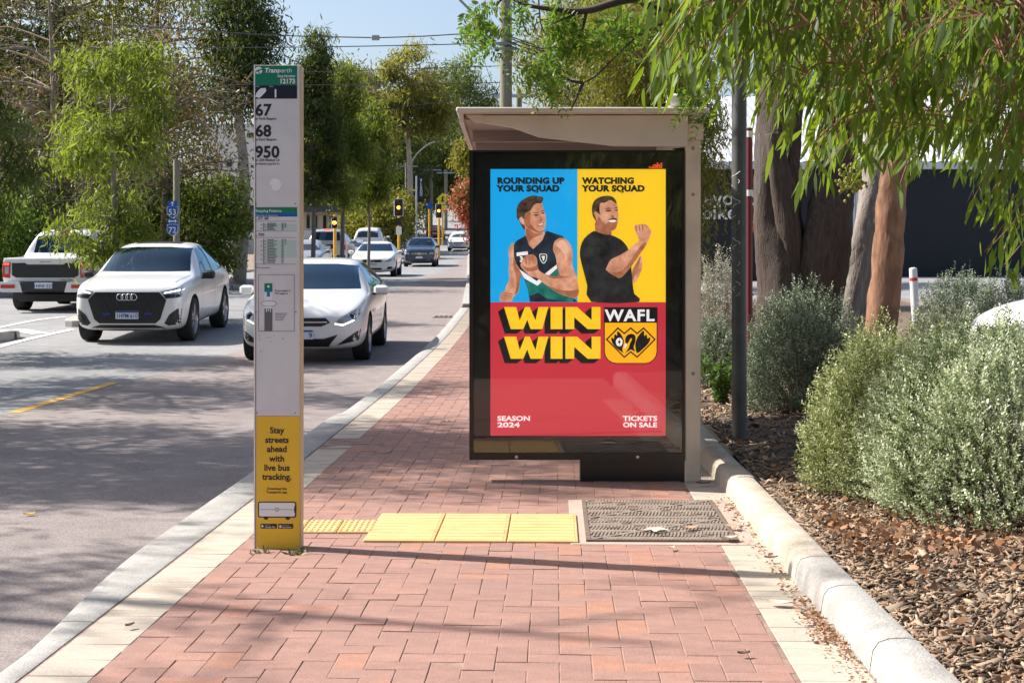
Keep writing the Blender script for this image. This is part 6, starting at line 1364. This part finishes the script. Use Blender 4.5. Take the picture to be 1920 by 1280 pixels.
house('corner_shop', 'cream single storey shop with dark flat roof behind the bus stop sign', 395, 640, 112, 472, 397, 'wall_cream', [(453, 415, 476, 425), (575, 404, 581, 428), (588, 404, 595, 428), (606, 404, 612, 428), (618, 404, 625, 428)], 'roof_dark', 9,
      ((396, 432, 639, 447, 'wall_white', .05, 'wall_band'), (396, 447.5, 639, 470, 'wall_grey', .04, 'wall_base'), (452, 403, 477, 414, 'blind', .06, 'blind')))
house('apartment_block', 'tall white apartment block rising behind the corner shop', 380, 520, 135, 420, 232, 'wall_white', [(466, 250, 476, 258), (400, 300, 410, 312), (425, 300, 435, 312), (448, 300, 458, 312), (400, 340, 410, 352), (425, 340, 435, 352)], None, 10)
house('grey_block', 'pale grey block half hidden by street gums', 590, 690, 150, 420, 145, 'wall_grey', [(608, 160, 618, 168), (628, 160, 638, 168), (648, 160, 658, 168)], 'wall_grey', 10)
fw = empty('garden_wall', (XP(770, 135), 135, gr(135)), 0, 'white garden wall stepping up the hill beyond the traffic signals', 'wall')
for k in range(4): MB().box((-.5-.25*k, k*6, 1.2+.55*k), (.25, 5.8, 2.6)).build('wall_panel', 'wall_white', fw)
house('white_house', 'low white house behind the golden shrubs', 716, 768, 142, 442, 402, 'wall_white', [(735, 412, 742, 422)], 'roof_dark', 8)

# ================================================================ poles, wires, signals, signs
mat('pole_wood', (.16, .155, .115), .9, bump=.6, bscale=10, stretch=(8, 8, .6), col2=(.27, .27, .20), vscale=5); mat('galv', (.33, .35, .36), .45, .5, var=.12, vscale=4, stain=((.22, .2, .18), 5, .5)); mat('wire', (.03, .03, .035), .6)
mat('pole_dark', (.12, .12, .118), .5, .3, var=.2, vscale=4, stain=((.07, .06, .05), 5, .5)); mat('galv_blue', (.40, .48, .58), .5, .3); mat('post_red', (.16, .015, .02), .4); mat('band_white', (.75, .75, .74), .4); mat('signal_yellow', (.72, .40, .03), .5); mat('signal_black', (.012, .012, .012), .6)
mat('amber_on', (1, .42, .06), .4, emit=2.2); mat('red_on', (1, .04, .04), .4, emit=2.0); mat('lens_dark', (.03, .012, .012), .2); mat('sign_yellow', (.72, .72, .03), .5); mat('sign_blue', (.01, .09, .42), .5); mat('bollard_white', (.66, .68, .70), .4); mat('tape_red', (.5, .04, .03), .5)
def pole(name, label, px, Y, ytop, r, m, zb=None, cat='pole', group=None, rt=None):
    z = gz(XP(px, Y), Y) if zb is None else zb; H = HC+(HY-ytop)/F*Y-z
    t = empty(name, (XP(px, Y), Y, z), 0, label, cat, group); mb = MB(); mb.tube([(0, 0, -.2), (0, 0, H*.5), (0, 0, H)], [r, (r+(rt or r))/2, rt or r], 14); mb.build('shaft', m, t, smooth='auto'); return t, H
t, H = pole('power_pole', 'tall timber power pole rising behind the shelter roof', 948.5, 35, -120, .150, 'pole_wood', gr(35), group='timber power poles', rt=.128)
def lp_(t, px, py, Y): w_ = W(px, py, Y); return w_-Vector(t.location)
for py, w1 in ((82, 0), (92, 0)): MB().box(tuple(lp_(t, 948, py, 34.8)), (.5, .08, .06)).build('bracket', 'galv', t)
mb = MB(); mb.tube([lp_(t, 936, 75, 34.9), lp_(t, 862, 0, 34.9)], .03, 6); mb.build('stay_arm', 'galv', t)
for k, pts in enumerate(([(978, 0), (980, 40), (990, 64), (1000, 60), (1004, 46), (1010, 42)], [(1010, 0), (1014, 45), (1026, 68), (1038, 66), (1038, 55)])):
    mb = MB(); mb.tube([lp_(t, x, y, 34.7) for x, y in [(p.x, p.y) for p in curve_pts([(a, b, 0) for a, b in pts], 4)]], .018, 5); mb.build('cable_loop', 'wire', t)
t2, H2 = pole('power_pole', 'short timber pole with steel crossarm behind the taller power pole', 973, 60, 168, .115, 'pole_wood', gr(60), group='timber power poles')
MB().box(tuple(lp_(t2, 972, 180, 59.8)), (XP(1018, 60)-XP(927, 60), .1, .12)).build('crossarm', 'galv_blue', t2)
for px in (931, 991, 1016): MB().lathe([(.05, 0), (.07, .06), (.04, .12), (.03, .2), (0, .22)], 8, Matrix.Translation(lp_(t2, px, 178, 59.8))).build('insulator', 'wire', t2)
WG = 'overhead wires'
def wire(label, pts, Y, r=.011, sag=0):
    P = [W(a, b, Y if not isinstance(Y, tuple) else Y[0]+(Y[1]-Y[0])*i/(len(pts)-1)) for i, (a, b) in enumerate(pts)]
    mb = MB(); mb.tube(curve_pts(P, 5), r, 5, False); o = mb.build('overhead_wire', 'wire', None, fix=False); tag(o, label, 'wire', WG)
wire('wire running to the small grey box over the road', [(-40, 30), (300, 52), (505, 66), (697, 71)], 38, .014); wire('wire running on from the grey box to the timber pole', [(711, 71), (800, 68), (890, 62), (945, 58)], 38, .014)
wire('lone wire below the box wire', [(-40, 92), (540, 89), (900, 82), (1250, 70)], 37, .012); wire('upper of two level wires crossing left of the timber pole', [(560, 136), (760, 130), (940, 124), (1240, 118)], 45)
wire('lower of two level wires crossing left of the timber pole', [(560, 160), (760, 158), (940, 155), (1240, 152)], 45); wire('wire rising to the steel crossarm', [(560, 222), (760, 200), (860, 187), (931, 177)], 60, .014)
for k, (a, b) in enumerate(((84, 62), (88, 70), (95, 76), (102, 84))): wire(['topmost cable leaving the timber pole to the right', 'second cable leaving the timber pole to the right', 'third cable leaving the timber pole to the right', 'lowest cable leaving the timber pole to the right'][k], [(950, a-58+40), (1000, a-40+40), (1040, a-30+40), (1320, a+30)], 34.6, .014)
for a, sgn in ((905, -1), (935, 1)): wire('thin stay wire falling to the crossarm' if sgn < 0 else 'second thin stay wire beside the timber pole', [(a-10, 70), (a+5, 120), (a+25, 178)], 50, .008)
bxo = MB().bbox((0, 0, 0), (.19, .15, .12), .015).build('cable_box', 'galv', None, W(704, 71, 38)); tag(bxo, 'small grey junction box hanging on the wire over the road', 'junction box')
# street light pole in the bed, red post, bollard
t, H = pole('light_pole', 'round galvanised street light pole standing in the mulch bed', XP(1386, 12.2)*F/12.2+960, 12.2, -400, .058, 'pole_dark', gz(1.76, 12.2)+.06)
mb = MB(); mb.lathe([(.11, 0), (.11, .02), (.062, .025)], 16); mb.build('base_plate', 'galv', t)
mb = MB(); mb.tube([(0, 0, H-.05), (-.4, 0, H+.25), (-1.4, 0, H+.4)], .035, 8); mb.bbox((-1.6, 0, H+.4), (.5, .2, .1), .03); mb.build('lamp_arm', 'galv', t)
random.seed(5); gsq = []
for k in range(6):
    c = [(-.03+.03*math.sin(q*1.9+k), -.062, 1.15+.17*k+.022*q) for q in range(6)]
    mb = MB(); mb.tube(curve_pts([(x, -math.sqrt(max(0, .0595**2-x*x)), z) for x, _, z in c], 4), .0022, 4, False); mb.build('graffiti_scribble', 'sign_grey', t, fix=False)
t, H = pole('red_post', 'dark red post with white bands behind the street light pole', 1405, 15, 240, .031, 'post_red', gz(2.25, 15))
for z in (H-.06, H-.62): mb = MB(); mb.lathe([(.034, -.03), (.034, .03)], 14, Matrix.Translation((0, 0, z))); mb.build('band', 'band_white', t)
mb = MB(); mb.tube([(.03, 0, H-.06), (.09, 0, H-.06), (.09, 0, H-.62), (.03, 0, H-.62)], .008, 6); mb.build('bracket_loop', 'band_white', t)
t, H = pole('bollard', 'white tilted bollard with red band at the edge of the car park', 1718, 22, 505, .056, 'bollard_white', gz(5.6, 22)); t.rotation_euler = (0, R(-3), 0)
MB().lathe([(.0575, 0), (.0575, .045)], 14, Matrix.Translation((0, 0, H-.16))).build('red_band', 'tape_red', t)
MB().lathe([(.056, 0), (.05, .02), (0, .03)], 14, Matrix.Translation((0, 0, H))).build('cap', 'bollard_white', t)
# traffic signals
def signal(px, Y, ytop, ybot, label, lit, w_=.46, zb=None, arm=0, sign=False, ped=False):
    z = gr(Y)+.12 if zb is None else zb; zt = HC+(HY-ytop)/F*Y; zz0 = HC+(HY-ybot)/F*Y
    t = empty('traffic_signal', (XP(px, Y), Y, z), 0, label, 'traffic light', 'traffic signals at the crossing')
    MB().lathe([(.075, -.1), (.075, max(.3, zz0-z)), (.06, zt-z+.15), (0, zt-z+.15)], 12).build('post', 'signal_yellow', t)
    h_ = zt-zz0; b = MB().bbox((arm, -.2, (zt+zz0)/2-z), (w_, .03, h_), .012).build('backing_board', 'band_white', t)
    MB().bbox((arm, -.222, (zt+zz0)/2-z), (w_*.9, .02, h_*.95), .01).build('board_face', 'signal_black', b)
    n = 2 if ped else 3
    for k in range(n):
        zc = zt-z-h_*(k+.5)/n; MB().lathe([(.0, .02), (.08, .02), (.1, .0), (.1, -.02)], 14, Matrix.Translation((arm, -.24, zc)) @ Matrix.Rotation(R(90), 4, 'X')).build('lens', lit if k == (0 if ped else 1) else 'lens_dark', b)
        mb = MB(); mb.tube([(arm+.12*math.cos(a*math.pi/8), -.30, zc+.12*math.sin(a*math.pi/8)) for a in range(9)], .02, 4); mb.build('visor', 'signal_black', b)
    if sign: MB().box((0, -.12, zz0-z-.75), (.3, .02, .42)).build('notice', 'band_white', t); MB().box((0, -.13, zz0-z-.28), (.28, .1, .4)).build('control_box', 'signal_black', t)
    return t
signal(748, 84, 373, 406, 'traffic signal showing amber with black board above the waiting cars', 'amber_on', .5, sign=True)
signal(823, 104, 382, 409, 'farther traffic signal showing amber beside the uphill lane', 'amber_on', .42)
signal(442, 58, 398, 420, 'pedestrian signal showing red on a yellow post by the shop', 'red_on', .17, zb=gz(-10, 58)+.6, arm=.16, ped=True)
signal(628, 72, 408, 428, 'yellow signal post behind the street gum showing amber', 'amber_on', .3)
def post(px, Y, ytop, label, m, r=.05, name='street_post'): t, H = pole(name, label, px, Y, ytop, r, m, gr(Y), group='posts beyond the crossing'); return t, H
post(764, 120, 418, 'short grey post beyond the amber signal', 'galv', .12); t, H = post(805, 130, 388, 'orange post with blue round sign on the hill', 'signal_yellow', .08)
MB().lathe([(.0, 0), (.3, 0), (.3, .03), (0, .03)], 20, Matrix.Translation((0, -.12, H+.1)) @ Matrix.Rotation(R(90), 4, 'X')).build('round_sign', 'sign_blue', t)
t, H = post(830, 140, 385, 'post carrying the yellow diamond pedestrian sign', 'signal_yellow', .08)
mb = MB(); mb.prism([(0, -.55), (.55, 0), (0, .55), (-.55, 0)], .04, 'y', -.15); mb.build('diamond_sign', 'sign_yellow', t, (0, 0, H+.55)); MB().box((0, -.13, H-.2), (.75, .04, .34)).build('sign_plate', 'sign_yellow', t)
mb = MB(); mb.tube([(-.06, -.17, H+.3), (-.02, -.17, H+.55), (.02, -.17, H+.78)], .07, 6); mb.tube([(.0, -.17, H+.5), (.14, -.17, H+.3)], .05, 6); mb.build('walking_figure', 'signal_black', t)
for px, Y, yt, lb in ((763, 160, 305, 'far timber pole with street lamp arm'), (808, 170, 312, 'far timber pole right of the dark banner'), (836, 185, 318, 'far timber pole near the top of the road')):
    t, H = pole('power_pole', lb, px, Y, yt, .2, 'pole_wood', gr(Y), group='timber power poles')
    MB().box((0, -.2, H-.4), (2.2, .12, .14)).build('crossarm', 'galv_blue', t)
    if px == 763: mb = MB(); mb.tube(curve_pts([(0, 0, H-1), (1.0, -.2, H+.8), (2.4, -.4, H+1.9), (3.6, -.6, H+2.1)], 4), .07, 6); mb.build('lamp_arm', 'galv', t)
for k in range(4): wire(['first drooping wire between the far poles', 'second drooping wire between the far poles', 'third drooping wire between the far poles', 'fourth drooping wire between the far poles'][k], [(755+5*k, 318+2*k), (785, 336-3*k), (812-2*k, 318)], 165, .03)
t, H = pole('banner_pole', 'slim grey pole holding the dark vertical banner', 781, 110, 330, .06, 'galv_blue', gr(110))
bn = MB().box((.32, 0, H-.95), (.5, .03, 1.75)).build('banner', 'shed_wall', t)
for k, ch in enumerate('BILLABONG'): text(ch, (.32, -.02, H-.32-k*.135), .17, 'band_white', bn, align='CENTER', bold=.02, sx=1.5, name='lettering')
# route shields on a grey pole
t, H = pole('route_sign_pole', 'timber pole with blue route shields 53 and 72', 331, 36, 300, .075, 'pole_wood', gr(36)+.13, 'sign pole')
def rl(py): return HC+(HY-py)/F*36-t.location.z
sx = XP(325.5, 36)-XP(331, 36)
for py, s in ((397.5, '53'), (431, '72')):
    q = .132
    for k, (sc_, m_) in enumerate(((1.0, 'band_white'), (.92, 'sign_blue'))):
        P_ = [(-q*.95, q*.9), (0, q*1.02), (q*.95, q*.9), (q, q*.2), (q*.8, -q*.55), (0, -q*1.12), (-q*.8, -q*.55), (-q, q*.2)]
        mb = MB(); mb.prism([(a*sc_*1.0, b*sc_) for a, b in P_], .01, 'y', -.12-.006*k); o = mb.build('route_shield' if k == 0 else 'shield_face', m_, t if k == 0 else o, (sx, 0, rl(py)) if k == 0 else (0, 0, 0))
    text(s, (0, -.129, -.07), .19, 'band_white', o, align='CENTER', bold=.012, sx=.95)
for py, a in ((382.5, 'u'), (415, 'h')):
    o = MB().box((sx, -.115, rl(py)), (.22, .012, .125)).build('arrow_plate', 'sign_blue', t); mb = MB()
    P_ = [(-.1, 0), (-.055, .045), (-.055, .014), (.055, .014), (.055, .045), (.1, 0), (.055, -.045), (.055, -.014), (-.055, -.014), (-.055, -.045)] if a == 'h' else [(-.014, -.055), (.014, -.055), (.014, .01), (.045, .01), (0, .06), (-.045, .01), (-.014, .01)]
    mb.prism(P_, .004, 'y', -.127); mb.build('arrow', 'band_white', o, (sx, 0, rl(py)))
